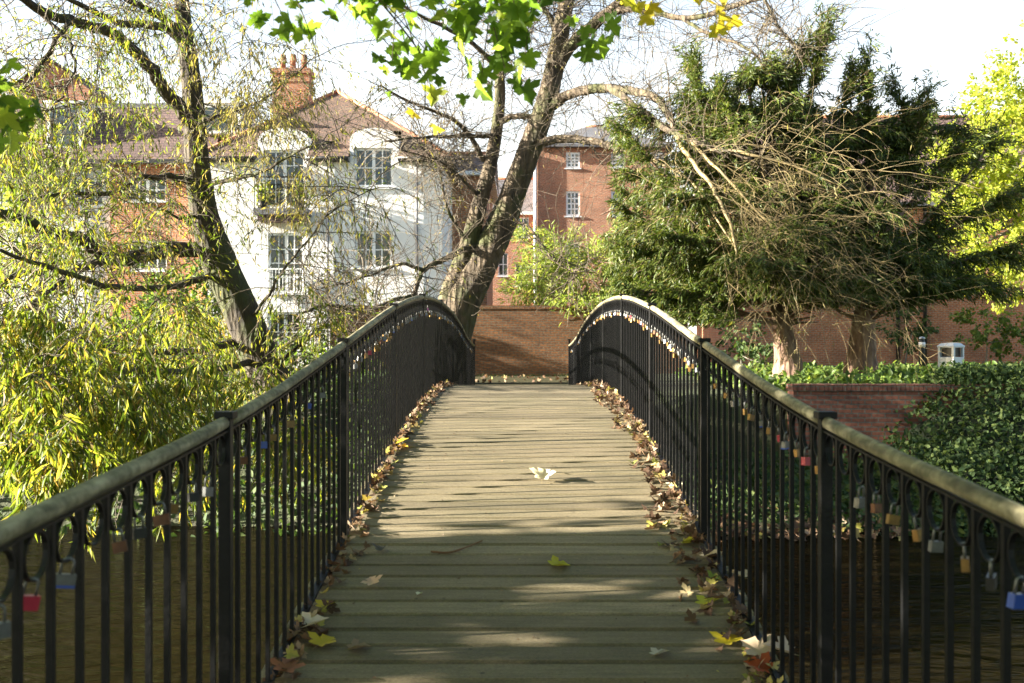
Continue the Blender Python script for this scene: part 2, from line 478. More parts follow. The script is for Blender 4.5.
def ground_z(x, y):
    if y < -1.2: return -1.62
    if y < 0.2: return -1.62 - (y + 1.2) / 1.4 * 1.6
    if y < 12.5: return -3.3
    if x < 2.2:
        return float(np.interp(y, [12.5, 13.6, 15.0, 17.5, 19.5], [-3.3, -2.75, -2.2, -1.35, GZ]))
    return float(np.interp(y, [12.5, 13.6, 15.5, 16.95, 17.0, 19], [-3.3, -2.7, -2.3, -2.0, -.93, GZ + .05]))


xs = np.unique(np.concatenate([np.linspace(-400, -40, 10), np.linspace(-40, 40, 81), np.linspace(40, 400, 10)]))
ys = np.unique(np.concatenate([np.linspace(-200, -5, 8), np.linspace(-5, 12, 35), np.linspace(12, 20, 33), [16.95, 17.0], np.linspace(20, 60, 30), np.linspace(60, 900, 12)]))
gv = []; gf = []
for j, y in enumerate(ys):
    for i, x in enumerate(xs):
        amp = .05 if (20 < y < 60 and abs(x) > 3) or (13 < y < 16.5) else 0
        gv.append((x, y, ground_z(x, y) + amp * (random.random() - .5)))
for j in range(len(ys) - 1):
    for i in range(len(xs) - 1):
        a = j * len(xs) + i; gf.append((a, a + 1, a + 1 + len(xs), a + len(xs)))
me = bpy.data.meshes.new('ground'); me.from_pydata(gv, [], gf); me.update()
tag(link_mesh('ground', me, M['ground']), 'grassy and earthy river bank around the footbridge', 'ground', kind='structure')
wm = MB(); wm.quad((-150, -1.0, -2.6), (150, -1.0, -2.6), (150, 15, -2.6), (-150, 15, -2.6))
tag(wm.build('water', M['water']), 'dark brown rippled river under the footbridge', 'river', kind='structure')
pm = MB()
pm.quad((-1.25, 20.55, GZ + .012), (1.3, 20.55, GZ + .012), (1.5, 27.0, GZ + .012), (-1.45, 27.0, GZ + .012))
pm.quad((-14, 27.0, GZ + .012), (16, 27.0, GZ + .012), (16, 29.0, GZ + .012), (-14, 29.0, GZ + .012))
tag(pm.build('path', M['gravel']), 'worn path beyond the bridge running along the brick wall', 'path', kind='structure')

# ------------------------------------------------------------------ footbridge
br = empty('footbridge', (0, 10, -1.6), 'arched timber footbridge with weathered plank deck across the river', 'footbridge')
db = MB()
y = -1.5; bi = 0
while y < 20.7:
    w = .1395 + random.uniform(-.002, .002)
    yc = y + w / 2
    sl = math.atan2(deck_z(yc + .07) - deck_z(yc - .07), .14)
    b0 = len(db.v)
    zz = deck_z(yc) + random.uniform(-.002, .002)
    c, s_ = math.cos(sl), math.sin(sl)
    prof = [(-w / 2, -.04), (-w / 2, -.016), (-w / 2 + .011, 0), (w / 2 - .011, 0), (w / 2, -.016), (w / 2, -.04)]
    jx = random.uniform(-.008, .008)
    for X in (XL - .06 + jx, XR + .06 + jx):
        for (u, v) in prof:
            db.v.append((X, yc + u * c - v * s_, zz + u * s_ + v * c))
    for k in range(6):
        k2 = (k + 1) % 6
        db.f.append((b0 + k2, b0 + k, b0 + 6 + k, b0 + 6 + k2)); db.mi.append(0)
    db.f.append(tuple(b0 + k for k in range(6))); db.mi.append(0)
    db.f.append(tuple(b0 + 6 + k for k in reversed(range(6)))); db.mi.append(0)
    y += .150
db.build('deck', M['deck'], br)
for X in (XL + .03, XR - .03):
    gm = MB()
    yy = np.linspace(-1.5, 20.7, 60)
    for a, b in zip(yy[:-1], yy[1:]):
        z0, z1 = deck_z(a) - .045, deck_z(b) - .045
        x0, x1 = X - .05, X + .05
        gm.quad((x0, a, z0), (x1, a, z0), (x1, b, z1), (x0, b, z1))
        gm.quad((x0, a, z0 - .28), (x0, a, z0), (x0, b, z1), (x0, b, z1 - .28))
        gm.quad((x1, a, z0), (x1, a, z0 - .28), (x1, b, z1 - .28), (x1, b, z1))
        gm.quad((x1, a, z0 - .28), (x0, a, z0 - .28), (x0, b, z1 - .28), (x1, b, z1 - .28))
    gm.build('girder', M['iron'], br)
MB().b2(-1.6, 1.6, 20.72, 21.6, -2.6, GZ + .005).build('abutment', M['brick_dark'], br, uv=True)

# ------------------------------------------------------------------ railings
def railing(X, label):
    sgn = -1 if X < 0 else 1
    root = empty('iron_railing', (X, 10, -.6), label, 'railing', 'railings either side of the bridge')
    for i, py in enumerate(POSTS):
        m = MB()
        top = rail_z(py) + .035 + (.10 if i == len(POSTS) - 1 else 0)
        m.b2(X - .02, X + .02, py - .02, py + .02, foot_z(py) - .30, top - .025)
        m.box((X, py, top - .0125), (.062, .062, .024))
        m.build('post', M['iron'], root, bevel=.003)
    for a, b in zip(POSTS[:-1], POSTS[1:]):
        m = MB()
        yy = np.linspace(a + .034, b - .034, 14)
        off = random.uniform(-.003, .003)
        m.tube([(X + off, t, rail_z(t) + random.uniform(-.0012, .0012)) for t in yy], .0205, 14)
        m.build('handrail', M['handrail'], root, smooth=True)
        yy = np.linspace(a + .02, b - .02, 14)
        for (nm, w, zo, th) in (('bottom_rail', .018, foot_z, .012), ('top_rail', .014, lambda t: rail_z(t) - .024, .006)):
            f = MB()
            for p, q in zip(yy[:-1], yy[1:]):
                x0, x1 = X - w, X + w
                za, zb = zo(p), zo(q)
                f.quad((x0, p, za), (x1, p, za), (x1, q, zb), (x0, q, zb))
                f.quad((x0, p, za - th), (x0, p, za), (x0, q, zb), (x0, q, zb - th))
                f.quad((x1, p, za), (x1, p, za - th), (x1, q, zb - th), (x1, q, zb))
                f.quad((x1, p, za - th), (x0, p, za - th), (x0, q, zb - th), (x1, q, zb - th))
            f.build(nm, M['iron'], root)
    bal = []; rings = []
    n = 16
    for a in POSTS[:-1]:
        st = PITCH / n
        for k in range(1, n): bal.append(a + k * st)
        for k in range(n): rings.append(a + (k + .5) * st)

    def add_bal(m, t):
        z0, z1 = foot_z(t) - .012, rail_z(t) - .028
        m.b2(X - .0075, X + .0075, t - .0075, t + .0075, z0, z1)

    def add_ring(m, t):
        r = PITCH / n / 2 - .017
        slope = (rail_z(t + .05) - rail_z(t - .05)) / .1
        zc = rail_z(t) - .030 - r
        ang = np.linspace(0, 2 * math.pi, 19)
        for q in range(18):
            a0, a1 = ang[q], ang[q + 1]
            p0 = np.array((t + r * math.cos(a0), zc + r * math.sin(a0) + slope * r * math.cos(a0) * .9)); p1 = np.array((t + r * math.cos(a1), zc + r * math.sin(a1) + slope * r * math.cos(a1) * .9))
            c0 = np.array((t, zc)); i0 = c0 + (p0 - c0) * .91; i1 = c0 + (p1 - c0) * .91
            w = .006
            m.quad((X - w, *p0), (X - w, *p1), (X + w, *p1), (X + w, *p0))
            m.quad((X - w, *i1), (X - w, *i0), (X + w, *i0), (X + w, *i1))
            m.quad((X - w, *i0), (X - w, *i1), (X - w, *p1), (X - w, *p0))
            m.quad((X + w, *p0), (X + w, *p1), (X + w, *i1), (X + w, *i0))
    for nm, lst, fn in (('baluster', bal, add_bal), ('ring', rings, add_ring)):
        vis = [t for t in lst if t > 1.55][:100]
        rest = [t for t in lst if t not in set(vis)]
        for t in vis:
            m = MB(); fn(m, t); m.build(nm, M['iron'], root)
        m = MB()
        for t in rest: fn(m, t)
        m.build(nm + 's', M['iron'], root)['kind'] = 'stuff'
    return rings


RINGS_L = railing(XL, 'left black iron railing with round timber handrail, willow leaves beyond')
RINGS_R = railing(XR, 'right black iron railing with sunlit timber handrail, in front of the yews')

# ------------------------------------------------------------------ padlocks
def lock_meshes(body_mat, w, h, d):
    m = MB(); m.box((0, 0, -.030 - h / 2), (w, d, h))
    m.m = 1; m.box((0, 0, -.030 - h + .002), (w * 1.01, d * 1.01, .006))
    s = MB(); r = w * .30
    pts = [(-r, 0, -.032)] + [(-r * math.cos(a), 0, -.008 + r * math.sin(a) * .9) for a in np.linspace(0, math.pi, 9)] + [(r, 0, -.032)]
    s.tube(pts, .0032, 6)
    return m, s


_cache = {}
LOCKMAT = {'brass': ('brass', 'brass'), 'red': ('red', 'red'), 'blue': ('silver', 'blue'), 'silver': ('silver', 'silver'), 'black': ('black', 'black'),
           'rust': ('rust', 'rust'), 'pink': ('pink', 'pink'), 'bluefull': ('blue', 'blue')}


def lock_proto(kind, big):
    key = (kind, big)
    if key not in _cache:
        w, h, d = (.032, .025, .014) if not big else (.041, .028, .017)
        mm, ss = lock_meshes(None, w, h, d)
        a = bpy.data.meshes.new('body'); a.from_pydata(mm.v, [], mm.f); a.update(); a.polygons.foreach_set('material_index', mm.mi)
        for k in LOCKMAT[kind]: a.materials.append(M[k])
        b = bpy.data.meshes.new('shackle'); b.from_pydata(ss.v, [], ss.f); b.update(); b.materials.append(M['silver'])
        b.polygons.foreach_set('use_smooth', np.ones(len(b.polygons), dtype=bool))
        _cache[key] = (a, b)
    return _cache[key]


def ring_bottom(t):
    r = PITCH / 16 / 2 - .017
    return rail_z(t) - .030 - 2 * r


def padlock(X, t, kind, label, group, big=False, rz=None, dz=0.):
    root = empty('padlock', (X + random.uniform(-.004, .004), t + random.uniform(-.01, .01), ring_bottom(t) + .004 + dz), label, 'padlock', group)
    root.rotation_euler = (random.uniform(-.15, .15), random.uniform(-.22, .22), random.uniform(.2, 1.3) if rz is None else rz)
    a, b = lock_proto(kind, big)
    o = bpy.data.objects.new('body', a); COL.objects.link(o); o.parent = root
    o = bpy.data.objects.new('shackle', b); COL.objects.link(o); o.parent = root
    return root


def near_ring(rings, t): return min(rings, key=lambda q: abs(q - t))


LPX = [(10, 'silver', 'tarnished steel padlock lowest on the left railing at the frame edge', 1), (40, 'red', 'bright red padlock on the left railing above the dark water', 1),
       (72, 'blue', 'grey padlock with blue base beside the red padlock on the left railing', 1), (118, 'rust', 'rusty padlock on the left railing, two rings past the blue-based one', 0),
       (148, 'black', 'small black padlock hanging on the left railing before the maroon one', 0), (163, 'rust', 'maroon-brown boxy padlock on the left railing', 1), (182, 'brass', 'dull olive brass padlock on the left railing near its first tall post', 0),
       (196, 'black', 'dark padlock tucked beside a large steel one on the left railing', 0), (207, 'silver', 'large pale steel padlock close to the first tall left post', 1),
       (246, 'rust', 'rusty padlock just past the first tall left post', 0), (262, 'bluefull', 'blue padlock hanging past the first tall left post', 0), (275, 'brass', 'brass padlock between a blue and an olive one on the left railing', 0),
       (292, 'brass', 'yellowish brass padlock midway along the second left railing panel', 1), (306, 'bluefull', 'deep blue padlock midway up the left railing slope', 0), (322, 'silver', 'shiny steel padlock near the second tall left post', 0)]
RPX = [(1016, 'bluefull', 'vivid blue padlock on the right railing at the frame edge', 1), (992, 'black', 'large black padlock beside the vivid blue one on the right railing', 1), (962, 'brass', 'brass padlock with pale steel edge low on the right railing', 1),
       (933, 'silver', 'steel-edged padlock hanging between brass ones on the right railing', 0), (918, 'brass', 'broad orange brass padlock on the right railing above the water', 1), (899, 'brass', 'small brass padlock with bright shackle on the right railing', 0),
       (880, 'rust', 'brown rusty padlock on the right railing past the tall post', 0), (861, 'silver', 'wide steel padlock nearest the tall right post', 1), (816, 'brass', 'long brass padlock just before the tall right post', 0), (806, 'red', 'red and silver padlock beside the tall right post', 1),
       (796, 'brass', 'olive brass padlock hanging between red and blue ones', 0), (786, 'blue', 'steel padlock with blue base on the right railing slope', 1), (776, 'red', 'crimson padlock halfway up the right railing slope', 0),
       (767, 'brass', 'narrow brass padlock next to the crimson one', 0), (758, 'blue', 'small white and blue padlock on the right railing slope', 0), (750, 'brass', 'slim brass padlock left of the white and blue one', 0), (744, 'brass', 'brass padlock just below the steel padlock on the right railing', 0),
       (733, 'silver', 'bright steel padlock hanging low on the upper right railing panel', 1), (725, 'brass', 'golden padlock second past the upper tall right post', 0), (716, 'brass', 'golden padlock closest to the upper tall right post', 0)]
used = set()
for lst, X, rings in ((LPX, XL, RINGS_L), (RPX, XR, RINGS_R)):
    for px, kind, label, big in lst:
        t = near_ring(rings, X * F / (px - CX))
        while (X, round(t, 3)) in used: t += PITCH / 16
        used.add((X, round(t, 3)))
        padlock(X, t, kind, label, 'padlocks clipped to the railing rings', bool(big), dz=-.012 if kind == 'silver' and big else 0)
names = {'brass': 'small brass padlock', 'silver': 'small steel padlock', 'blue': 'small steel padlock with blue base', 'red': 'small red padlock', 'rust': 'small rusty padlock', 'pink': 'pink padlock', 'black': 'small black padlock'}
for X, rings, side, y0 in ((XL, RINGS_L, 'left', 5.7), (XR, RINGS_R, 'right', 5.5)):
    for t in rings:
        if t < y0 or t > 19.6 or (X, round(t, 3)) in used: continue
        if random.random() > (.93 if t < 15 else .6): continue
        kind = random.choices(['brass', 'silver', 'blue', 'rust', 'black', 'red'], [40, 34, 8, 10, 6, 2])[0]
        padlock(X, t, kind, names[kind] + ' crowded along the %s railing crest' % side, '%ss crowded along the %s railing crest' % (names[kind], side), False)
        if random.random() < .35 and t < 14:
            padlock(X + random.choice((-.012, .012)), t + .02, 'brass', names['brass'] + ' crowded along the %s railing crest' % side, 'small brass padlocks crowded along the %s railing crest' % side, False, dz=-.02)
padlock(XL, near_ring(RINGS_L, 10.3), 'pink', 'magenta padlock near the top of the left railing arch', 'padlocks clipped to the railing rings', True, dz=.05)

# ------------------------------------------------------------------ fallen leaves
def litter(name, label, X0, X1, ylo, yhi, n, power, m, green=False):
    t = RNG.uniform(0, 1, n)
    yy = ylo + (yhi - ylo) * t
    u = RNG.uniform(0, 1, n) ** power
    patch = .55 + .45 * np.sin(yy * 3.1) * np.sin(yy * 1.7 + 1)
    xx = X0 + (X1 - X0) * u * np.clip(patch + .3, .25, 1)
    zz = np.array([deck_z(q) for q in yy]) + .006 + RNG.uniform(0, .045, n) * (1 - u)
    D = np.stack([RNG.normal(0, 1, n), RNG.normal(0, 1, n), RNG.normal(0, .35, n)], 1)
    N = np.stack([RNG.normal(0, .5, n), RNG.normal(0, .5, n), np.ones(n)], 1)
    T = MAPLE[0].copy(); T[:, 2] *= 2.4
    o = scatter(name, T, MAPLE[1], np.stack([xx, yy, zz], 1), frames(D, N), RNG.uniform(.026, .055, n), m, origin=(X0, ylo, deck_z(ylo)))
    return tag(o, label, 'leaf litter', kind='stuff')


litter('leaf_litter', 'brown and tan leaf litter drifted along the foot of the left railing', XL + .01, XL + .13, 2.6, 13.0, 420, 1.8, M['litter'])
litter('leaf_litter', 'thick tan and yellow leaf litter drifted along the foot of the right railing', XR - .01, XR - .25, 2.6, 13.5, 800, 1.8, M['litter'])


def one_leaf(px, py, size, c, label, cat='leaf', tilt=.25, rz=None, lift=.012, curl=1.6, shape=MAPLE, trans=.25, group=None):
    p = deck_at(px, py) + np.array((0, 0, lift))
    a = random.uniform(0, 6.28) if rz is None else rz
    D = np.array([[math.cos(a), math.sin(a), tilt]]); N = np.array([[random.uniform(-.3, .3), random.uniform(-.3, .3), 1.0]])
    T = shape[0].copy(); T[:, 2] *= curl
    T = T - np.array((0, .4, 0))
    o = scatter('fallen_leaf', T, shape[1], p[None], frames(D, N), np.array([size]), leafone('leaf_' + str(len(bpy.data.materials)), c, trans), origin=tuple(p))
    st = MB()
    b = p + norm(D[0]) * size * -.45
    st.tube([b, b - norm(D[0]) * size * .5 + np.array((0.01, 0, .004))], .0012, 4)
    so = st.build('stalk', M['twig_tan'], o)
    return tag(o, label, cat, group or 'single leaves lying on the deck')


one_leaf(543, 481, .095, (.72, .68, .56), 'curled pale cream leaf standing alone mid-deck', tilt=.9, rz=1.3, lift=.045, curl=3, trans=.4)
one_leaf(559, 567, .085, (.42, .38, .03), 'flat yellow leaf lying alone in the middle of the deck', rz=0.2, tilt=.05)
one_leaf(419, 596, .05, (.55, .56, .42), 'small pale oval leaf alone on the shaded boards', rz=1.2, tilt=.1, shape=OVAL)
one_leaf(381, 551, .05, (.10, .09, .085), 'dark shrivelled leaf near the left edge beside the twig', tilt=.4, curl=4)
one_leaf(660, 655, .06, (.38, .36, .32), 'silvery-brown leaf lying off the litter, lower right of the deck', rz=.4)
one_leaf(709, 604, .085, (.40, .40, .03), 'yellow-green leaf at the edge of the right-hand litter', rz=.4, tilt=.3)
one_leaf(728, 642, .085, (.52, .40, .02), 'golden yellow leaf with stalk towards the camera on the right', rz=.9, tilt=.3)
one_leaf(712, 561, .085, (.62, .52, .38), 'cream leaf lying on top of the right-hand litter', rz=.3, tilt=.3, lift=.035)
one_leaf(737, 582, .085, (.50, .36, .22), 'broad tan leaf on the right litter beside the bars', rz=2.3, tilt=.3, lift=.04)
one_leaf(759, 676, .085, (.34, .07, .02), 'rusty red leaf at the bottom right of the deck', rz=2.7, tilt=.3, lift=.04)
one_leaf(756, 660, .10, (.52, .40, .28), 'large tan leaf folded against the right bars at the bottom', rz=2.4, tilt=.4, lift=.05)
one_leaf(780, 663, .10, (.50, .38, .30), 'pinkish-tan leaf nearest the camera under the right bars', rz=3.0, tilt=.4, lift=.06)
one_leaf(690, 545, .08, (.48, .44, .05), 'bright yellow leaf on the right litter half way up', rz=.1, tilt=.3, lift=.02)
one_leaf(677, 490, .08, (.60, .55, .40), 'bleached leaf on the sunny right-hand litter', rz=.8, tilt=.5, lift=.03)
one_leaf(312, 632, .10, (.62, .52, .44), 'large pale pinkish leaf at the lower left under the bars', rz=.4, tilt=.35, lift=.04)
one_leaf(324, 646, .085, (.48, .36, .03), 'yellow leaf touching the large pinkish one at lower left', rz=1.0, tilt=.2, lift=.02)
one_leaf(358, 650, .075, (.24, .17, .11), 'brown withered leaf lying right of the yellow one at lower left', rz=.2, tilt=.2)
one_leaf(327, 609, .07, (.50, .38, .03), 'yellow leaf in the left litter', rz=.9, tilt=.2, lift=.02)
one_leaf(400, 446, .10, (.62, .48, .08), 'sunlit golden leaf against the left railing higher up the deck', rz=.5, tilt=.5, lift=.035)
one_leaf(402, 449, .08, (.52, .30, .04), 'orange leaf just right of the sunlit golden one', rz=-.4, tilt=.2, lift=.015)
one_leaf(288, 676, .085, (.25, .10, .05), 'reddish brown leaf at the lower left corner of the deck', rz=1.4, tilt=.3, lift=.04)
one_leaf(372, 587, .06, (.60, .40, .30), 'salmon-coloured leaf in the left litter', rz=2.0, tilt=.4, lift=.03)
tw = MB(); pts = [deck_at(431, 553), deck_at(448, 554), deck_at(463, 550), deck_at(482, 542)]
tw.tube(smoothline([p + np.array((0, 0, .008)) for p in pts]), [.006] * 8 + [.004] * 5, 6)
tag(tw.build('twig', simple('brown_twig', (.16, .08, .035), .8, 0, .2, 20), origin=tuple(pts[1])), 'curved brown twig lying across the boards', 'twig')
# crumbs on the boards
n = 260
yy = RNG.uniform(3.2, 12, n); xx = RNG.uniform(-.85, .85, n)
P = np.stack([xx, yy, np.array([deck_z(q) for q in yy]) + .004], 1)
o = scatter('leaf_crumbs', OVAL[0], OVAL[1], P, frames(np.stack([RNG.normal(0, 1, n), RNG.normal(0, 1, n), RNG.normal(0, .2, n)], 1), np.tile((0, 0, 1.), (n, 1)) + RNG.normal(0, .3, (n, 3))), RNG.uniform(.007, .02, n), M['litter'], origin=(0, 7, -.9))
tag(o, 'tiny crumbs of dry leaf scattered over the boards', 'leaf crumbs', kind='stuff')

# ------------------------------------------------------------------ buildings
def wall_open(m, x0, x1, z0, z1, y, openings, depth=.14):
    """front wall facing -Y at y with rectangular openings (ox0,ox1,oz0,oz1); reveals go back by depth"""
    xs_ = sorted({x0, x1, *[v for o in openings for v in o[:2]]}); zs_ = sorted({z0, z1, *[v for o in openings for v in o[2:4]]})
    for i in range(len(xs_) - 1):
        for j in range(len(zs_) - 1):
            xc, zc = (xs_[i] + xs_[i + 1]) / 2, (zs_[j] + zs_[j + 1]) / 2
            if any(o[0] < xc < o[1] and o[2] < zc < o[3] for o in openings): continue
            m.quad((xs_[i], y, zs_[j]), (xs_[i + 1], y, zs_[j]), (xs_[i + 1], y, zs_[j + 1]), (xs_[i], y, zs_[j + 1]))
    for (a, b, c, d) in openings:
        m.quad((a, y, c), (a, y, d), (a, y + depth, d), (a, y + depth, c)); m.quad((b, y, d), (b, y, c), (b, y + depth, c), (b, y + depth, d))
        m.quad((a, y, d), (b, y, d), (b, y + depth, d), (a, y + depth, d)); m.quad((b, y, c), (a, y, c), (a, y + depth, c), (b, y + depth, c))


def window(root, a, b, c, d, y, cols=4, rows=2, mull=True, depth=.14, sill=True, fr=.08, bar=.02):
    m = MB(); yf = y + depth - .07
    m.b2(a + .002, a + fr, yf, yf + .06, c + .002, d - .002); m.b2(b - fr, b - .002, yf, yf + .06, c + .002, d - .002)
    m.b2(a + fr, b - fr, yf, yf + .06, d - fr, d - .002); m.b2(a + fr, b - fr, yf, yf + .06, c + .002, c + fr)
    xm = (a + b) / 2
    if mull: m.b2(xm - .055, xm + .055, yf - .004, yf + .06, c + fr, d - fr)
    for k in range(1, cols):
        x = a + fr + (b - a - 2 * fr) * k / cols
        if mull and abs(x - xm) < .06: continue
        m.b2(x - bar, x + bar, yf + .012, yf + .045, c + fr, d - fr)
    for k in range(1, rows):
        z = c + fr + (d - c - 2 * fr) * k / rows
        m.b2(a + fr, b - fr, yf + .010, yf + .047, z - bar, z + bar)
    o = m.build('window', M['white'], root)
    g = MB(); g.quad((a + .03, yf + .03, c + .03), (b - .03, yf + .03, c + .03), (b - .03, yf + .03, d - .03), (a + .03, yf + .03, d - .03))
    g.build('pane', M['glass'], o)
    if sill:
        s = MB(); s.b2(a - .08, b + .08, y - .07, y + depth - .075, c - .07, c - .003); s.build('sill', M['render_grey'], o)
    return o


HY = 34.0
def hx(px, Y=HY): return (px - CX) * Y / F
def hz(py, Y=HY): return (CY - py) * Y / F


# --- white house
wh = empty('white_house', (hx(325), HY + 4, GZ), 'white rendered house with clay tiled hipped roof and balcony', 'house')
x0, x1 = hx(207), hx(442)
ze = hz(157)
ops = [(hx(354), hx(393), hz(187), hz(148)), (hx(355), hx(392), hz(268), hz(231)), (hx(264), hx(305), hz(207), hz(150)), (hx(268), hx(304), hz(293), hz(233)),
       (hx(268), hx(302), hz(352), hz(312)), (hx(352), hx(395), hz(350), hz(308))]
m = MB()
wall_open(m, x0, x1, GZ - .1, ze, HY, [(a, b, c, min(d, ze)) for a, b, c, d in ops])
m.quad((x1, HY, GZ), (x1, HY + 9, GZ), (x1, HY + 9, ze), (x1, HY, ze)); m.quad((x0, HY + 9, GZ), (x0, HY, GZ), (x0, HY, ze), (x0, HY + 9, ze))
m.quad((x1, HY + 9, GZ), (x0, HY + 9, GZ), (x0, HY + 9, ze), (x1, HY + 9, ze))
# eaves-breaking wall heads with segmental tops
HEADS = [(hx(258), hx(309), hx(264), hx(305), hz(150)), (hx(350), hx(399), hx(354), hx(393), hz(148))]
for xa, xb, wa, wb, zo in HEADS:
    xm = (xa + xb) / 2; zt = hz(128); zs = hz(140); yb = HY - .03
    arc = [(xm + (xb - xa) / 2 * math.cos(t), zs + (zt - zs) * math.sin(t)) for t in np.linspace(0, math.pi, 13)]
    m.quad((xa, yb, ze - .3), (wa, yb, ze - .3), (wa, yb, zo), (xa, yb, zo)); m.quad((wb, yb, ze - .3), (xb, yb, ze - .3), (xb, yb, zo), (wb, yb, zo))
    m.quad(*[(p[0], yb, p[1]) for p in [(xa, zo), (xb, zo)] + arc])
    m.quad((wa, yb, zo), (wb, yb, zo), (wb, HY + .14, zo), (wa, HY + .14, zo))
    ring_ = [(xb, ze - .3), (xb, zo)] + arc + [(xa, zo), (xa, ze - .3)]
    for p, q in zip(ring_[:-1], ring_[1:]):
        m.quad((q[0], yb, q[1]), (p[0], yb, p[1]), (p[0], HY + 3, p[1]), (q[0], HY + 3, q[1]))
m.build('wall', M['render'], wh, uv=True)
# window of the upper storey sits in front of the wall heads
for k, (a, b, c, d) in enumerate(ops):
    window(wh, a, b, c, d, HY, 4 if k not in (2, 3) else 4, 2 if k not in (2, 3) else 4, True, .14, k not in (2,))
fm = MB()
for a, b in ((354, 393), (264, 305)):       # upper windows run up into the wall heads
    pass
# hipped roof
ov = .35
apx, apz, apy = hx(337, 37.6), hz(92, 37.6), 37.6
m = MB()
e = ze - .05
A, B, C_, D_ = (x0 - ov, HY - ov, e), (x1 + ov, HY - ov, e), (x1 + ov, HY + 9.3, e), (x0 - ov, HY + 9.3, e)
R1, R2 = (apx, apy, apz), (apx, HY + 9.2, apz)
sl_ = (apy - A[1]) / (apz - e)
zu = hz(129, HY + .8); front = [A]
for xa, xb, *_ in HEADS:
    front += [(xa, A[1], e), (xa, A[1] + (zu - e) * sl_, zu), (xb, A[1] + (zu - e) * sl_, zu), (xb, A[1], e)]
m.quad(*front, B, R1); m.quad(B, C_, R2, R1); m.quad(D_, A, R1, R2); m.quad(C_, D_, R2)
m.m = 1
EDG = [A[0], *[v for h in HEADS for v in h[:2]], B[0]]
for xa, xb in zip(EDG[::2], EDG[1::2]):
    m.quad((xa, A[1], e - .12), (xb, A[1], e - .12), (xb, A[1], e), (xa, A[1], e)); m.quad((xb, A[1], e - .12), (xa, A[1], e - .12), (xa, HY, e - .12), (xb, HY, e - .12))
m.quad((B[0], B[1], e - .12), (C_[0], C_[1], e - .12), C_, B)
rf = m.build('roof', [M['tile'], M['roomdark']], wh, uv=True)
rt = MB()
for p in (A, B): rt.tube([np.array(p) + (0, 0, .02), np.array(R1) + (0, 0, .03)], .07, 8)
rt.tube([np.array(R1) + (0, 0, .03), np.array(R2) + (0, 0, .03)], .08, 8)
rt.build('ridge_tiles', M['terracotta'], rf, smooth=True)
for px in (328, 417):
    MB().tube([(hx(px), HY - .06, GZ), (hx(px), HY - .06, ze - .1)], .04, 8).build('downpipe', M['lead'], wh, smooth=True)
for xa, xb in zip(EDG[::2], EDG[1::2]):
    MB().tube([(xa, HY - ov - .05, e - .05), (xb, HY - ov - .05, e - .05)], .06, 8).build('gutter', M['black'], wh, smooth=True)
# chimney stack with three pots
cy = 38.5
m = MB(); ca, cb = hx(275, cy), hx(311, cy)
m.b2(ca, cb, cy - .4, cy + .4, hz(130, cy), hz(76, cy)); m.b2(ca - .07, cb + .07, cy - .47, cy + .47, hz(76, cy), hz(71, cy))
m.b2(ca - .03, cb + .03, cy - .43, cy + .43, hz(84, cy), hz(80, cy))
ch = m.build('chimney', M['brick_orange'], wh, uv=True)
for px in (283, 293, 304):
    MB().tube([(hx(px, cy), cy, hz(71, cy)), (hx(px, cy), cy, hz(62, cy)), (hx(px, cy), cy, hz(60, cy)), (hx(px, cy), cy, hz(55, cy))], [.13, .11, .14, .12], 12).build('chimney_pot', M['terracotta'], ch, smooth=True)
# balcony upper left
m = MB(); m.b2(hx(259), hx(312), HY - .75, HY - .003, hz(217), hz(211))
bal = m.build('balcony', M['lead'], wh)
m = MB()
for x in np.linspace(hx(260), hx(311), 15): m.b2(x - .012, x + .012, HY - .73, HY - .706, hz(211), hz(181))
m.b2(hx(259), hx(312), HY - .74, HY - .69, hz(181), hz(179.6))
for x in (hx(259.5), hx(311.5)): m.b2(x - .014, x + .014, HY - .73, HY - .003, hz(181), hz(179.8))
m.build('balcony_railing', M['iron'], bal)
m = MB(); m.b2(hx(262), hx(310), HY - .6, HY - .003, hz(223), hz(217.2)); m.build('balcony_corbel', M['tile_brown'], bal, uv=True)
m = MB()
for x in np.linspace(hx(256), hx(312), 17): m.b2(x - .012, x + .012, HY - .18, HY - .156, hz(294), hz(270))
m.b2(hx(255), hx(313), HY - .19, HY - .15, hz(270), hz(268.6)); m.b2(hx(255), hx(313), HY - .19, HY - .15, hz(295), hz(293.6))
m.build('window_guard', M['white'], wh)


def shrub_leaves(name, P, mat_, size, parent, tmpl=OVAL, up=.3, droop=0., centre=None):
    n = len(P)
    D = RNG.normal(0, 1, (n, 3)); D[:, 2] += up - droop
    N = RNG.normal(0, .6, (n, 3)); N[:, 2] += 1
    return scatter(name, tmpl[0], tmpl[1], P, frames(D, N), RNG.uniform(.65, 1.25, n) * size, mat_, parent)


for px, lab in ((266, 'potted plant at the left end of the house balcony'), (303, 'potted plant at the right end of the house balcony')):
    r = empty('potted_plant', (hx(px), HY - .45, hz(211)), lab, 'potted plant', 'plants in pots on the balcony')
    MB().tube([(hx(px), HY - .45, hz(211) + .004), (hx(px), HY - .45, hz(211) + .28)], [.14, .19], 12).build('pot', M['black'], r, smooth=True)
    P = np.array((hx(px), HY - .45, hz(211) + .5)) + RNG.normal(0, 1, (160, 3)) * (.12, .12, .2)
    shrub_leaves('foliage', P, M['leaf_shrub'], .14, r)


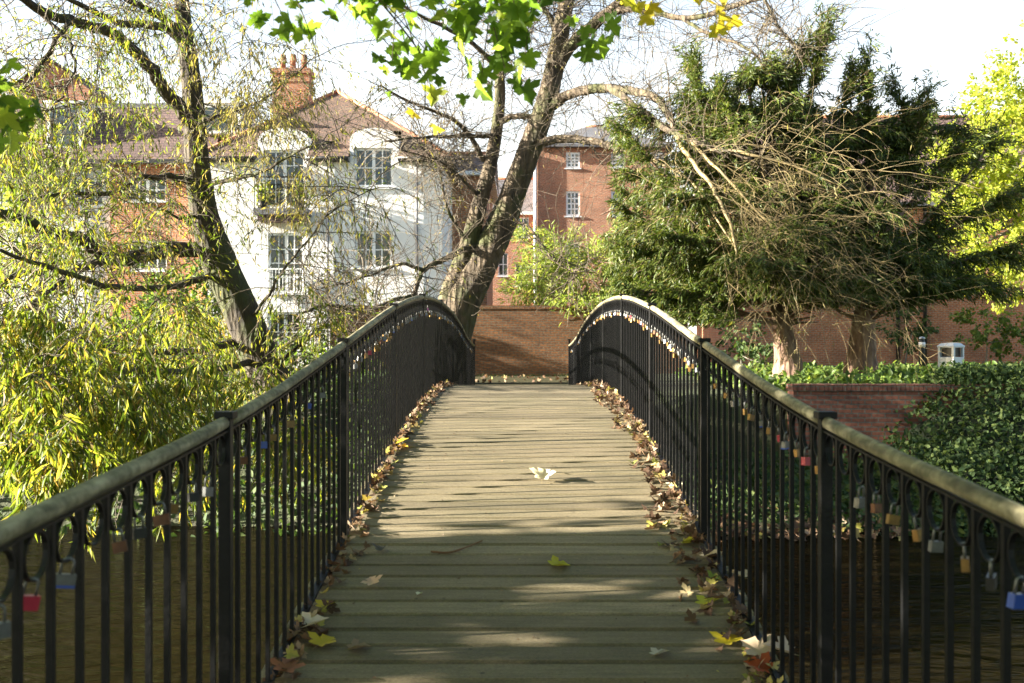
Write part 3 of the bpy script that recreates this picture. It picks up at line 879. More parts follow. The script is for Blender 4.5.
# --- generic plain building block with openings
def block(name, label, xa, xb, ya, depth, z0, z1, ops, wmat, cat='house', wincfg=(2, 2, False), bar=.022, fr=.06):
    r = empty(name, ((xa + xb) / 2, ya + depth / 2, GZ), label, cat)
    m = MB(); wall_open(m, xa, xb, z0, z1, ya, ops)
    m.quad((xb, ya, z0), (xb, ya + depth, z0), (xb, ya + depth, z1), (xb, ya, z1)); m.quad((xa, ya + depth, z0), (xa, ya, z0), (xa, ya, z1), (xa, ya + depth, z1))
    m.quad((xb, ya + depth, z0), (xa, ya + depth, z0), (xa, ya + depth, z1), (xb, ya + depth, z1))
    m.build('wall', wmat, r, uv=True)
    for (a, b, c, d) in ops: window(r, a, b, c, d, ya, *wincfg, fr=fr, bar=bar)
    return r


def slope_roof(r, xa, xb, ya, yb, ze_, zr, mtl, ov=.3, fascia=M['white'], hip=0):
    ym = (ya + yb) / 2; m = MB()
    xa -= ov; xb += ov; ya -= ov; yb += ov
    a, b, c, d = (xa, ya, ze_), (xb, ya, ze_), (xb, yb, ze_), (xa, yb, ze_); p, q = (xa + hip, ym, zr), (xb - hip, ym, zr)
    m.quad(a, b, q, p); m.quad(c, d, p, q); m.quad(b, c, q); m.quad(d, a, p)
    m.m = 1
    m.quad((xa, ya, ze_ - .15), (xb, ya, ze_ - .15), b, a); m.quad((xb, ya, ze_ - .15), (xb, yb, ze_ - .15), c, b); m.quad((xa, yb, ze_ - .15), (xa, ya, ze_ - .15), a, d)
    m.quad((xa, ya, ze_ - .15), (xa, yb, ze_ - .15), (xb, yb, ze_ - .15), (xb, ya, ze_ - .15))
    o = m.build('roof', [mtl, fascia], r, uv=True)
    MB().tube([(p[0], p[1], p[2] + .03), (q[0], q[1], q[2] + .03)], .09, 8).build('ridge_tiles', M['terracotta'], o, smooth=True)
    return o


# --- orange brick townhouse left of the white house, with mansard roof
TY = 35.0
def tx(px): return hx(px, TY)
def tz(py): return hz(py, TY)
ob = block('brick_townhouse', 'orange brick townhouse behind the willow, left of the white house', tx(110), hx(206.5), TY, 9, GZ - .1, tz(160),
           [(tx(128), tx(166), tz(201), tz(178)), (tx(129), tx(167), tz(270), tz(240)), (tx(130), tx(166), tz(350), tz(315))], M['brick_orange'], 'house', (4, 2, True))
wt = block('rendered_townhouse', 'pale rendered townhouse at the far left behind the willow', tx(-140), tx(109.6), TY + .25, 9, GZ - .1, tz(160),
           [(tx(68), tx(100), tz(205), tz(178)), (tx(28), tx(56), tz(350), tz(310)), (tx(20), tx(52), tz(205), tz(178)), (tx(20), tx(52), tz(270), tz(240)), (tx(-40), tx(-8), tz(270), tz(240))], M['render_grey'], 'house', (4, 2, True))
MB().tube([(tx(83), TY + .19, GZ), (tx(83), TY + .19, tz(162))], .045, 8).build('downpipe', M['lead'], wt, smooth=True)
for r, a, b in ((ob, tx(110), hx(206.5)), (wt, tx(-140), tx(109.6))):
    m = MB(); z1 = tz(97)
    m.quad((a, TY - .3, tz(161)), (b, TY - .3, tz(161)), (b, TY + 1.3, z1), (a, TY + 1.3, z1))
    m.quad((a, TY + 1.3, z1), (b, TY + 1.3, z1), (b, TY + 9.2, z1 + .2), (a, TY + 9.2, z1 + .2))
    m.quad((b, TY - .3, tz(161)), (b, TY + 9.2, tz(161)), (b, TY + 9.2, z1 + .2), (b, TY + 1.3, z1)); m.quad((a, TY + 9.2, tz(161)), (a, TY - .3, tz(161)), (a, TY + 1.3, z1), (a, TY + 9.2, z1 + .2))
    rf = m.build('roof', M['tile_brown'], r, uv=True)
    MB().b2(a + .002, b - .002, TY - .36, TY - .28, tz(165), tz(161)).build('gutter', M['black'], r)
    MB().b2(a + .002, b - .002, TY + 1.2, TY + 1.42, z1 - .1, z1 + .07).build('roof_curb', M['lead'], rf)
for r, pa, pb in ((wt, 46, 80), (ob, 201, 240)) :
    m = MB(); xa, xb = tx(pa), tx(pb)
    m.b2(xa, xb, TY + .05, TY + 2, tz(150 if r is wt else 133), tz(103)); m.b2(xa - .1, xb + .1, TY - .03, TY + 2.1, tz(103), tz(100.5))
    dm = m.build('dormer', M['white'], r)
    g = MB(); g.quad((xa + .12, TY + .045, tz(146 if r is wt else 130)), (xb - .12, TY + .045, tz(146 if r is wt else 130)), (xb - .12, TY + .045, tz(107)), (xa + .12, TY + .045, tz(107))); g.build('dormer_pane', M['glass'], dm)
# brick chimney at far left
fc = empty('brick_stack_house', (hx(8, 40), 40, GZ), 'red brick gable rising at the far left edge behind the townhouse roof', 'house')
m = MB(); m.b2(hx(-60, 40), hx(30, 40), 45.5, 50, GZ, hz(92, 40) + 1.5); m.quad((hx(-60, 40), 45.5, hz(92, 40) + 1.5), (hx(30, 40), 45.5, hz(92, 40) + 1.5), (hx(-15, 40), 45.5, hz(50, 40) + 1.2))
m.build('wall', M['brick_red'], fc, uv=True)
m = MB(); zt = hz(92, 40) + 1.5; zp = hz(50, 40) + 1.25; xm = hx(-15, 40)
m.quad((hx(-62, 40), 45.3, zt - .05), (xm, 45.3, zp), (xm, 50, zp), (hx(-62, 40), 50, zt - .05)); m.quad((xm, 45.3, zp), (hx(32, 40), 45.3, zt - .05), (hx(32, 40), 50, zt - .05), (xm, 50, zp)); m.build('roof', M['tile'], fc, uv=True)

# --- brick house between the white house and the leaning tree
BY = 39.0
bh = block('brick_house', 'orange brick house glimpsed between the white house and the leaning trunks', hx(428, BY), hx(487, BY), BY, 8, GZ - .1, hz(172, BY), [(hx(452, BY), hx(466, BY), hz(300, BY), hz(275, BY))], M['brick_orange'])
slope_roof(bh, hx(428, BY), hx(487, BY), BY, BY + 8, hz(172, BY), hz(154, BY + 4), M['tile'])

# --- red brick block in the middle distance
RY = 56.0
def rx_(px): return hx(px, RY)
def rz_(py): return hz(py, RY)
rb = block('brick_apartments', 'three storey red brick block with white sash windows beyond the wall', rx_(536), rx_(668), RY, 11, GZ - .1, rz_(147),
           [(rx_(566), rx_(580), rz_(168), rz_(152)), (rx_(566), rx_(580), rz_(216), rz_(191)), (rx_(611), rx_(625), rz_(168), rz_(152)), (rx_(611), rx_(625), rz_(216), rz_(191)), (rx_(566), rx_(580), rz_(268), rz_(242)), (rx_(611), rx_(625), rz_(268), rz_(242)), (rx_(650), rx_(664), rz_(168), rz_(152))], M['brick_red'], 'apartment block', (3, 4, False), .04, .11)
slope_roof(rb, rx_(536), rx_(668), RY, RY + 11, rz_(145), hz(127, RY + 5.5), M['slate'], .35, M['lead'], 3.5)
MB().tube([(rx_(535), RY - .1, GZ), (rx_(535), RY - .1, rz_(155))], .09, 8).build('downpipe', M['white'], rb, smooth=True)
rw = block('brick_wing', 'low red brick wing with grey roof between the leaning trunk and the brick block', rx_(478), rx_(535), RY + .6, 8, GZ - .1, rz_(212),
           [(rx_(518), rx_(529), rz_(236), rz_(216)), (rx_(498), rx_(508), rz_(275), rz_(252)), (rx_(515), rx_(527), rz_(285), rz_(262))], M['brick_red'], 'house', (2, 2, False))
slope_roof(rw, rx_(478), rx_(534), RY + .6, RY + 8, rz_(211), hz(180, RY + 4.5), M['slate'])

# --- long building at right
LY = 41.0
lb = block('long_brick_building', 'long red brick building with brown tiled roof behind the yews', hx(735, LY), hx(1210, LY), LY, 9, GZ - .1, hz(205, LY),
           [(hx(p, LY), hx(p + 26, LY), hz(262, LY), hz(226, LY)) for p in (760, 1040)], M['brick_far'], 'building', (3, 3, False))
slope_roof(lb, hx(735, LY), hx(1210, LY), LY, LY + 9, hz(203, LY), hz(117.5, LY + 4.5), M['tile_brown'], .35, M['lead'])
for px in (897, 924):
    MB().tube([(hx(px, LY), LY - .1, GZ), (hx(px, LY), LY - .1, hz(205, LY))], .075, 8).build('downpipe', M['black'], lb, smooth=True)

# --- garden wall closing the path
def brick_wall(name, label, xa, xb, y, th, z0, z1, mtl, cap=True):
    r = empty(name, ((xa + xb) / 2, y + th / 2, z0), label, 'wall')
    MB().b2(xa, xb, y, y + th, z0, z1).build('brickwork', mtl, r, uv=True)
    m = MB(); x = xa - .02
    while x < xb:
        m.box((x + .036, y + th / 2, z1 + .055 + random.uniform(-.003, .003)), (.068, th + .05, .105)); x += .075
    m.build('coping', mtl, r, uv=True)
    return r


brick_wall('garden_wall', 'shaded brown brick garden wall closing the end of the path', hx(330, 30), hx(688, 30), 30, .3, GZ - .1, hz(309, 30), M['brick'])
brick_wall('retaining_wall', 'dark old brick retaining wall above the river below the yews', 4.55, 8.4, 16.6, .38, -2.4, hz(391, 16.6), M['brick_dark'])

# ------------------------------------------------------------------ foliage tools
def lit_corridor(P):
    """True where a point lies in the beam that lights the sunny middle of the deck"""
    t = P[:, 0] / L_SUN[0]
    Q = P - t[:, None] * L_SUN
    dz = np.array([deck_z(np.clip(q, -1, 20)) for q in Q[:, 1]])
    return (P[:, 0] < -1.3) & (Q[:, 1] > 5.5) & (Q[:, 1] < 11.3) & (Q[:, 2] > dz - .45) & (Q[:, 2] < dz + 1.5)


def prune(P, *rest, keep=.06):
    k = ~lit_corridor(P) | (RNG.uniform(0, 1, len(P)) < keep)
    return (P[k],) + tuple(r[k] for r in rest)


def limb(root, pts, r0, r1, mtl, name='branch', n=9, bump=.04, m=4):
    P = smoothline([W(*p) for p in pts], m)
    P[1:-1] += RNG.normal(0, .012, P[1:-1].shape)
    b = MB(); b.tube(P, np.linspace(r0, r1, len(P)), n, bump)
    b.build(name, mtl, root, smooth=True)
    return P


def twigs_on(lines, count, length, droop, wob, up, r, sub=2, n=6, spread=1.0):
    """random side twigs growing out of given lines; returns polylines"""
    out = []
    for _ in range(count):
        Lp = lines[random.randrange(len(lines))]
        i = random.randrange(len(Lp) // 4, len(Lp))
        p = Lp[i]
        d = RNG.normal(0, 1, 3) * spread; d[2] += up
        ln = length * random.uniform(.5, 1.3)
        c = curve(p, d, ln, n, droop, wob); out.append((c, r * random.uniform(.7, 1.2)))
        for _ in range(sub):
            q = c[random.randrange(1, n)]
            d2 = norm(d) + RNG.normal(0, .7, 3)
            out.append((curve(q, d2, ln * random.uniform(.3, .7), 5, droop, wob), r * .55))
    return out


def twig_mesh(name, tw, mtl, root, sides=4):
    m = MB()
    for c, r in tw: m.tube(c, np.linspace(r, r * .4, len(c)), sides, cap=False)
    return m.build(name, mtl, root, smooth=True)


def leaves_along(tw, per, size, hang=.6, jit=.03, lo=.2):
    P = []; D = []
    for c, r in tw:
        k = max(1, int(per * random.uniform(.6, 1.3)))
        for _ in range(k):
            f = random.uniform(lo, 1) * (len(c) - 1.001); i = int(f); f -= i
            P.append(c[i] * (1 - f) + c[i + 1] * f); d = norm(c[i + 1] - c[i]); D.append(d * .8 + RNG.normal(0, .42, 3) + np.array((0, 0, -hang)))
    return np.array(P) + RNG.normal(0, jit, (len(P), 3)), np.array(D)


def leaf_obj(name, P, D, size, tmpl, mtl, root, nrm=1.0):
    N = RNG.normal(0, .8, P.shape); N[:, 2] += nrm * .5; N[:, 1] -= .3
    return scatter(name, tmpl[0], tmpl[1], P, frames(D, N), RNG.uniform(.65, 1.25, len(P)) * size, mtl, root)


# ------------------------------------------------------------------ willow on the left
wl = empty('willow_tree', tuple(W(281, 401, 17)), 'slender-leaved willow with dark curving trunk left of the railing', 'tree')
bw = M['bark_willow']
Pt = smoothline([W(*p) for p in ((285, 412, 17), (262, 362, 17), (241, 310, 16.9), (217, 258, 16.8), (204, 215, 16.7), (198, 170, 16.6), (195, 120, 16.5), (190, 70, 16.4), (184, 28, 16.3), (178, -50, 16.2), (172, -160, 16.1))], 8)
tb = MB(); tb.tube(Pt, np.interp(np.linspace(0, 1, len(Pt)), [0, .1, .3, .4, .6, .8, 1], [.40, .31, .29, .23, .18, .13, .06]), 22, .035)
tb.build('trunk', bw, wl, smooth=True)
LB = [Pt[len(Pt) // 3:]]
for pts, r0, r1 in [
    (((197, 130, 16.5), (180, 108, 16.2), (165, 90, 16), (148, 64, 15.6), (111, 33, 15), (77, 23, 14.5), (44, 13, 14), (15, -6, 13.5), (-40, -30, 13)), .13, .04),
    (((190, 50, 16.4), (176, 36, 16.2), (161, 27, 16), (124, 23, 15.2), (97, 13, 14.6), (60, -6, 14)), .085, .03),
    (((186, 35, 16.3), (168, 22, 16.1), (145, 7, 15.6), (118, -6, 15), (90, -30, 14.5)), .07, .03),
    (((206, 250, 16.8), (168, 250, 16.2), (141, 256, 15.6), (112, 260, 15), (97, 250, 14.6), (77, 237, 14.2), (50, 232, 13.6), (10, 215, 13), (-40, 205, 12.5)), .13, .05),
    (((112, 260, 15), (92, 264, 14.4), (66, 277, 13.6), (40, 300, 12.8), (0, 322, 12), (-50, 335, 11)), .07, .03),
    (((60, 250, 13.8), (44, 271, 13.3), (20, 273, 12.8), (0, 285, 12.3), (-30, 300, 11.5)), .05, .02),
    (((197, 182, 16.6), (170, 177, 16.2), (145, 178, 15.8), (111, 192, 15.2), (70, 194, 14.5), (20, 200, 13.8)), .06, .02),
    (((200, 188, 16.6), (236, 178, 16.2), (262, 172, 15.8), (300, 150, 15.2), (340, 140, 14.8)), .04, .012),
    (((194, 130, 16.5), (225, 112, 16.9), (262, 100, 17.3), (310, 60, 17.8)), .04, .012),
    (((246, 325, 16.9), (262, 305, 16.5), (276, 281, 16.2), (300, 250, 15.8), (332, 212, 15.3), (370, 190, 15)), .03, .008),
    (((240, 340, 17), (200, 350, 16), (150, 352, 14.5), (90, 345, 13), (40, 350, 11.5), (-30, 362, 10)), .07, .02),
    (((255, 360, 17), (215, 370, 15.5), (160, 372, 13.5), (110, 368, 11.5), (60, 372, 10), (10, 380, 9)), .06, .02),
    (((222, 270, 16.8), (180, 285, 16), (120, 288, 14), (60, 270, 12), (0, 250, 10.5)), .06, .02),
    (((270, 372, 17), (300, 345, 17.2), (318, 330, 17.2), (345, 318, 17.3)), .04, .012),
    (((203, 210, 16.7), (185, 218, 16.3), (160, 210, 16), (135, 196, 15.6)), .03, .012),
    (((70, 20, 14.3), (45, 60, 14), (20, 90, 13.6), (-20, 105, 13)), .04, .015),
    (((40, 13, 14), (70, 45, 14), (72, 80, 14), (50, 110, 13.8)), .03, .01),
]:
    LB.append(limb(wl, pts, r0, r1, bw))
tw1 = twigs_on(LB, 560, 1.6, .14, .14, .25, .010, 3, 7)
# foliage masses: (px, py, Y, spread_px_x, spread_px_y, depth spread, strands, leaves per strand, length)
masses = [(60, 150, 13.5, 75, 60, 1.5, 145, 12, 1.0), (100, 215, 13.5, 75, 40, 1.5, 65, 12, .9), (40, 250, 11.5, 50, 50, 1.2, 70, 15, .8), (40, 330, 9.5, 55, 45, 1.2, 110, 22, .8), (140, 130, 14.5, 50, 50, 1.2, 35, 10, .9),
          (125, 325, 11.5, 65, 35, 1.5, 85, 20, .9), (60, 400, 8.6, 60, 45, .9, 105, 24, .65), (150, 410, 9.8, 60, 40, 1.0, 110, 22, .7), (215, 368, 18.3, 45, 30, .8, 110, 20, .9), (30, 460, 7.8, 40, 26, .5, 70, 22, .45),
          (120, 450, 8.8, 70, 22, .7, 60, 20, .45), (225, 335, 18.5, 40, 35, .8, 90, 18, .9), (110, 60, 14.5, 70, 40, 1.5, 100, 10, 1.1), (235, 60, 16, 50, 50, 1.5, 85, 10, 1.3), (285, 200, 15.5, 60, 70, 1.0, 110, 8, 1.2), (250, 130, 16, 50, 40, 1.0, 90, 11, 1.1), (330, 210, 15.5, 55, 65, 1.0, 75, 6, 1.2), (300, 90, 16, 50, 40, 1.0, 45, 7, 1.2),
          (-60, 120, 12, 60, 110, 2.5, 160, 16, 1.1), (-110, 320, 9.5, 60, 60, 1.5, 120, 16, .9), (300, 330, 16.5, 40, 30, .8, 50, 12, .8), (285, 445, 10.5, 35, 35, .8, 60, 16, .7), (210, 475, 9.5, 45, 25, .7, 45, 16, .6), (250, 395, 15, 40, 20, .6, 40, 14, .6)]
strands = []; grey = []
for px, py, Y, sx, sy, sd, cnt, per, ln in masses:
    cl = [(px + random.gauss(0, sx * .62), py - 20 + random.gauss(0, sy * .62), Y + random.gauss(0, sd * .6)) for _ in range(max(3, cnt // 7))]
    for _ in range(cnt):
        q = random.choice(cl); yy = q[2] + random.gauss(0, .15)
        p = W(q[0] + random.gauss(0, 9), q[1] + random.gauss(0, 8), yy)
        if abs(p[0]) < 1.25: continue
        c = curve(p, (random.gauss(0, .6), random.gauss(0, .6), -.15), ln * random.uniform(.5, 1.25), 6, .26, .12)
        (grey if px > 225 and py < 300 else strands).append((c, .0045, per))
def strandleaves(lst):
    P = []; D = []
    for c, r, per in lst:
        a, b = leaves_along([(c, r)], per, .1, .55, .02, .05); P.append(a); D.append(b)
    return np.vstack(P), np.vstack(D)
twk = [(c, r) for c, r, _ in strands + grey]
cen = np.array([c[2] for c, r in twk]); kk = ~lit_corridor(cen) | (RNG.uniform(0, 1, len(cen)) < .15)
twig_mesh('twigs', tw1 + [t for t, k in zip(twk, kk) if k], M['twig_dark'], wl, 3)
P, D = strandleaves(strands); a, b = leaves_along(tw1, 5, .1, .6)
P = np.vstack([P, a]); D = np.vstack([D, b]); P, D = prune(P, D)
leaf_obj('foliage', P, D, np.where(P[:, 2] > .9, .11, .128), LANCE, M['leaf_willow'], wl)
P, D = strandleaves(grey); P, D = prune(P, D)
leaf_obj('sparse_foliage', P, D, .12, LANCE, M['leaf_willow_grey'], wl)

# ------------------------------------------------------------------ leaning tree beyond the bridge
lt = empty('leaning_tree', tuple(W(452, 384, 24)), 'leaning twin-trunked bare tree at the far end of the left railing', 'tree')
bm = M['bark_main']
PA = smoothline([W(*p) for p in ((436, 392, 24), (457, 312, 24), (481, 265, 24), (501, 225, 23.9), (515, 188, 23.8), (533, 141, 23.6), (546, 104, 23.5), (554, 67, 23.4), (561, 30, 23.3), (568, -5, 23.2), (575, -60, 23.1), (585, -160, 23))], 9)
tb = MB(); tb.tube(PA, np.interp(np.linspace(0, 1, len(PA)), [0, .1, .2, .35, .5, .7, .85, 1], [.58, .46, .39, .30, .255, .21, .16, .06]), 28, .04)
tb.build('trunk', bm, lt, smooth=True)
PB = smoothline([W(*p) for p in ((438, 380, 23.9), (448, 300, 23.9), (467, 250, 23.9), (479, 206, 23.8), (489, 170, 23.8), (496, 133, 23.8), (500, 100, 23.7), (500, 60, 23.6), (505, 15, 23.5), (498, -60, 23.4), (490, -150, 23.3))], 8)
tb = MB(); tb.tube(PB, np.interp(np.linspace(0, 1, len(PB)), [0, .2, .4, .7, 1], [.28, .215, .165, .11, .04]), 20, .04)
tb.build('trunk', bm, lt, smooth=True)
CB = [PA[len(PA) // 2:], PB[len(PB) // 2:]]; WEEP = []
for pts, r0, r1, grp in [
    (((546, 110, 23.5), (556, 102, 23.3), (571, 94, 23), (591, 89, 22.5), (615, 89, 22), (638, 92, 21.4), (658, 99, 21), (667, 114, 20.6), (676, 130, 20.2)), .14, .06, 0),
    (((612, 89, 22), (630, 102, 21.4), (645, 114, 21), (665, 128, 20.4), (690, 141, 19.8), (720, 149, 19.4), (760, 165, 19)), .09, .03, 0),
    (((676, 134, 20.2), (684, 150, 19.6), (697, 168, 19.1), (713, 188, 18.7), (728, 218, 18.4), (735, 245, 18.2), (738, 275, 18.1)), .055, .02, 1),
    (((530, 147, 23.6), (550, 140, 23.3), (578, 139, 22.8), (605, 144, 22.2), (628, 152, 21.8), (655, 161, 21.3), (700, 166, 20.6)), .11, .05, 0),
    (((556, 70, 23.4), (570, 47, 23.2), (591, 27, 23), (612, 9, 22.6), (634, -10, 22.3), (660, -40, 22)), .17, .09, 0),
    (((605, 14, 22.7), (630, 9, 22.3), (655, 13, 22), (689, 18, 21.5), (722, 10, 21), (765, -2, 20.5), (820, -8, 20)), .08, .04, 0),
    (((680, 17, 21.6), (700, 29, 21.3), (718, 37, 21), (749, 50, 20.6), (766, 70, 20.3), (774, 84, 20.2)), .045, .02, 0),
    (((763, -4, 20.5), (775, 20, 20.3), (790, 40, 20.1), (810, 55, 20)), .035, .015, 0),
    (((496, 136, 23.8), (470, 136, 23.4), (440, 137, 23), (418, 138, 22.6), (385, 141, 22)), .06, .02, 0),
    (((484, 160, 23.8), (472, 140, 23.5), (455, 121, 23.2), (436, 112, 22.9), (410, 102, 22.5), (380, 85, 22)), .07, .02, 0),
    (((500, 122, 23.7), (515, 116, 23.6), (530, 117, 23.5), (545, 120, 23.5)), .08, .06, 0),
    (((474, 245, 23.8), (455, 254, 23.3), (436, 263, 22.8), (422, 272, 22.4), (415, 292, 22.2), (412, 312, 22)), .08, .04, 0),
    (((424, 270, 22.4), (400, 264, 22), (373, 274, 21.6), (345, 283, 21.2), (310, 290, 20.8)), .045, .012, 0),
    (((414, 296, 22.2), (395, 300, 21.6), (370, 310, 21), (350, 309, 20.6), (327, 305, 20.2), (305, 312, 19.8), (290, 328, 19.5)), .055, .02, 0),
    (((482, 200, 23.8), (462, 180, 23.4), (445, 165, 23), (430, 158, 22.7), (400, 150, 22.2)), .05, .015, 0),
    (((503, 75, 23.6), (480, 50, 23.2), (450, 30, 22.8), (410, 10, 22.3), (370, -20, 22)), .07, .02, 0),
    (((470, 245, 23.8), (450, 215, 23.5), (442, 185, 23.3), (440, 160, 23.2)), .05, .015, 0),
    (((508, 215, 23.8), (530, 228, 23.3), (548, 255, 22.8), (566, 268, 22.4), (585, 271, 22)), .03, .01, 0),
    (((560, 35, 23.3), (545, 10, 23.3), (530, -20, 23.2)), .08, .04, 0),
    (((700, 150, 19.7), (740, 152, 19), (790, 165, 18.6), (850, 190, 18.3)), .04, .012, 1),
    (((690, 142, 19.8), (720, 170, 18.9), (760, 215, 18.4), (800, 250, 18.2), (850, 270, 18)), .035, .01, 1),
    (((650, 158, 21.2), (690, 180, 19.8), (730, 240, 18.6), (770, 285, 18.2), (830, 300, 18)), .03, .01, 1),
]:
    P = limb(lt, pts, r0, r1, bm if not grp else M['twig_tan'], 'branch', 9)
    (WEEP if grp else CB).append(P)
tw = twigs_on(CB[:2], 190, 1.7, .0, .17, .5, .014, 4, 7) + twigs_on(CB[2:], 900, 1.6, .02, .18, .1, .012, 4, 7)
twig_mesh('twigs', tw, M['twig_dark'], lt, 3)
P, D = leaves_along(tw, 1, .1, .8); k = RNG.uniform(0, 1, len(P)) < .35
leaf_obj('dead_leaves', P[k], D[k], .10, LANCE, M['leaf_willow_grey'], lt)
# weeping tangle of tan twigs on the right-hand limb
wt_ = []
for _ in range(270):
    Lp = WEEP[random.choices(range(len(WEEP)), [3, 3, 4, 3])[0]]
    p = Lp[random.randrange(len(Lp) // 5, len(Lp))] + RNG.normal(0, .25, 3)
    d = np.array((random.gauss(.65, .6), random.gauss(-.1, .5), random.gauss(.05, .45)))
    ln = random.uniform(.8, 2.7)
    c = curve(p, d, ln, 9, .11, .14); wt_.append((c, random.uniform(.0035, .007)))
    for _ in range(4):
        q = c[random.randrange(2, 9)]; wt_.append((curve(q, norm(c[-1] - c[0]) + RNG.normal(0, .6, 3), ln * random.uniform(.25, .6), 6, .07, .16), random.uniform(.002, .004)))
twig_mesh('weeping_twigs', wt_, M['twig_tan'], lt, 4)
P, D = leaves_along(wt_, 1, .1, .9); k = RNG.uniform(0, 1, len(P)) < .45
leaf_obj('pale_leaves', P[k], D[k], .11, LANCE, M['leaf_willow_grey'], lt)

# ------------------------------------------------------------------ yews
def yew(base, top, trunkr, limbs_px, radius, nrand, label, lean=0, zlow=.5):
    r = empty('yew_tree', tuple(base), label, 'tree', 'dark yews above the retaining wall')
    m = MB()
    T = smoothline([base - np.array((0, 0, .1)), base + np.array((.02, 0, .5)), base + np.array((.05 + lean * .3, .1, 1.5)), (base + top) / 2 + np.array((.1, 0, 0)), top], 7)
    m.tube(T, np.interp(np.linspace(0, 1, len(T)), [0, .12, .3, 1], [trunkr * 1.25, trunkr, trunkr * .75, .02]), 18, .09)
    m.build('trunk', M['bark_yew'], r, smooth=True)
    limbs = []
    for pts in limbs_px:
        P = smoothline([W(*p) for p in pts], 4); limbs.append(P)
    H = top[2] - base[2]
    for _ in range(nrand):
        f = random.uniform(.28, .97); i = int(f * (len(T) - 1)); az = random.uniform(0, 6.283)
        ln = radius * (1.05 - .75 * max(0, f - .35) / .65) * random.uniform(.55, 1.05)
        limbs.append(curve(T[i], (math.cos(az), math.sin(az), random.uniform(.05, .75)), ln, 8, .045, .09))
    cut = []
    for P in limbs:
        lo_ = .35 if CX + P[-1][0] * F / P[-1][1] < 735 else .7
        n_ok = len(P)
        for i in range(3, len(P)):
            if P[i][2] < lo_: n_ok = i; break
        if P[0][2] > .3 and n_ok >= 3: cut.append(P[:n_ok])
    limbs = cut
    bm_ = MB()
    for P in limbs: bm_.tube(P, np.linspace(.045, .008, len(P)), 6, cap=False)
    bm_.build('branches', M['bark_yew'], r, smooth=True)
    sub = []
    for P in limbs:
        ln = np.linalg.norm(P[-1] - P[0])
        for k in range(int(16 + ln * 24)):
            i = random.randrange(max(1, len(P) // 4), len(P)); t = norm(P[i] - P[i - 1])
            side = norm(np.cross(t, (0, 0, 1))) * random.choice((-1, 1))
            d = t * random.uniform(.4, 1) + side * random.uniform(.2, .9) + np.array((0, 0, random.gauss(0, .3)))
            sub.append((curve(P[i], d, random.uniform(.3, .95), 4, .12, .14), .004))
        sub.append((P[len(P) // 2:], .004))
    sub = [t for t in sub if CX + t[0][-1][0] * F / t[0][-1][1] > 606 and t[0][-1][2] > (.35 if CX + t[0][-1][0] * F / t[0][-1][1] < 735 else .75)]
    twig_mesh('twigs', sub, M['bark_yew'], r, 3)
    P, D = leaves_along(sub, 32, .1, .35, .035, .0)
    px = CX + P[:, 0] * F / P[:, 1]
    k = P[:, 2] > np.where(px < 735, .25, .62) + .3 * np.sin(P[:, 0] * 3.1) + RNG.normal(0, .12, len(P))
    k &= px > 603 + 12 * np.sin(P[:, 2] * 2.3) + RNG.normal(0, 7, len(P))
    P, D = P[k], D[k]
    leaf_obj('foliage', P, D, .135, NEEDLE, M['leaf_yew'], r)
    return r


yb1 = W(788, 390, 20); yt1 = W(745, 68, 20.6)
yew(yb1, yt1, .33, [((775, 200, 20), (800, 130, 20), (815, 70, 20), (822, 36, 20)), ((760, 220, 20), (720, 150, 20), (700, 95, 20), (695, 70, 20)), ((755, 250, 20), (690, 200, 20), (640, 150, 20), (612, 120, 20)), ((760, 270, 19.8), (690, 255, 19.4), (640, 250, 19.2), (605, 240, 19)), ((760, 280, 20), (700, 290, 19.6), (650, 292, 19.2), (612, 280, 19)), ((780, 260, 20), (700, 230, 21), (640, 200, 22), (606, 180, 22)),
            ((790, 250, 19.8), (750, 180, 19.6), (730, 130, 19.4), (722, 90, 19.4)), ((770, 150, 20.2), (790, 90, 20.2), (800, 55, 20.2)), ((760, 160, 20.2), (770, 110, 20.4), (775, 75, 20.4)), ((760, 300, 20), (730, 305, 19.4), (690, 312, 19)), ((740, 240, 20), (670, 225, 20.6), (620, 210, 21), (600, 215, 21)), ((750, 200, 20.3), (700, 180, 20.6), (650, 175, 21), (615, 172, 21)), ((750, 230, 20.6), (690, 215, 21), (640, 225, 21.4), (605, 245, 21.6)), ((755, 270, 20.6), (690, 262, 21), (640, 265, 21.3), (598, 262, 21.5)), ((750, 190, 20.4), (700, 140, 20.8), (660, 125, 21), (640, 112, 21)), ((750, 160, 20.4), (730, 110, 20.6), (745, 75, 20.7)), ((752, 250, 19.6), (700, 240, 19), (660, 235, 18.8)), ((750, 210, 19.8), (710, 200, 19.2), (670, 195, 18.9)), ((745, 285, 20.8), (690, 280, 21.2), (640, 275, 21.5), (600, 285, 21.8)), ((752, 180, 20.2), (720, 160, 20), (690, 150, 19.9)), ((750, 300, 20.6), (700, 300, 21), (650, 305, 21.2), (615, 300, 21.3)), ((790, 200, 20), (830, 150, 20), (845, 100, 20), (850, 78, 20))],
    3.3, 165, 'dark green yew with reddish trunk nearer the bridge', -.6)
yb2 = W(861, 388, 20); yt2 = W(868, 105, 21)
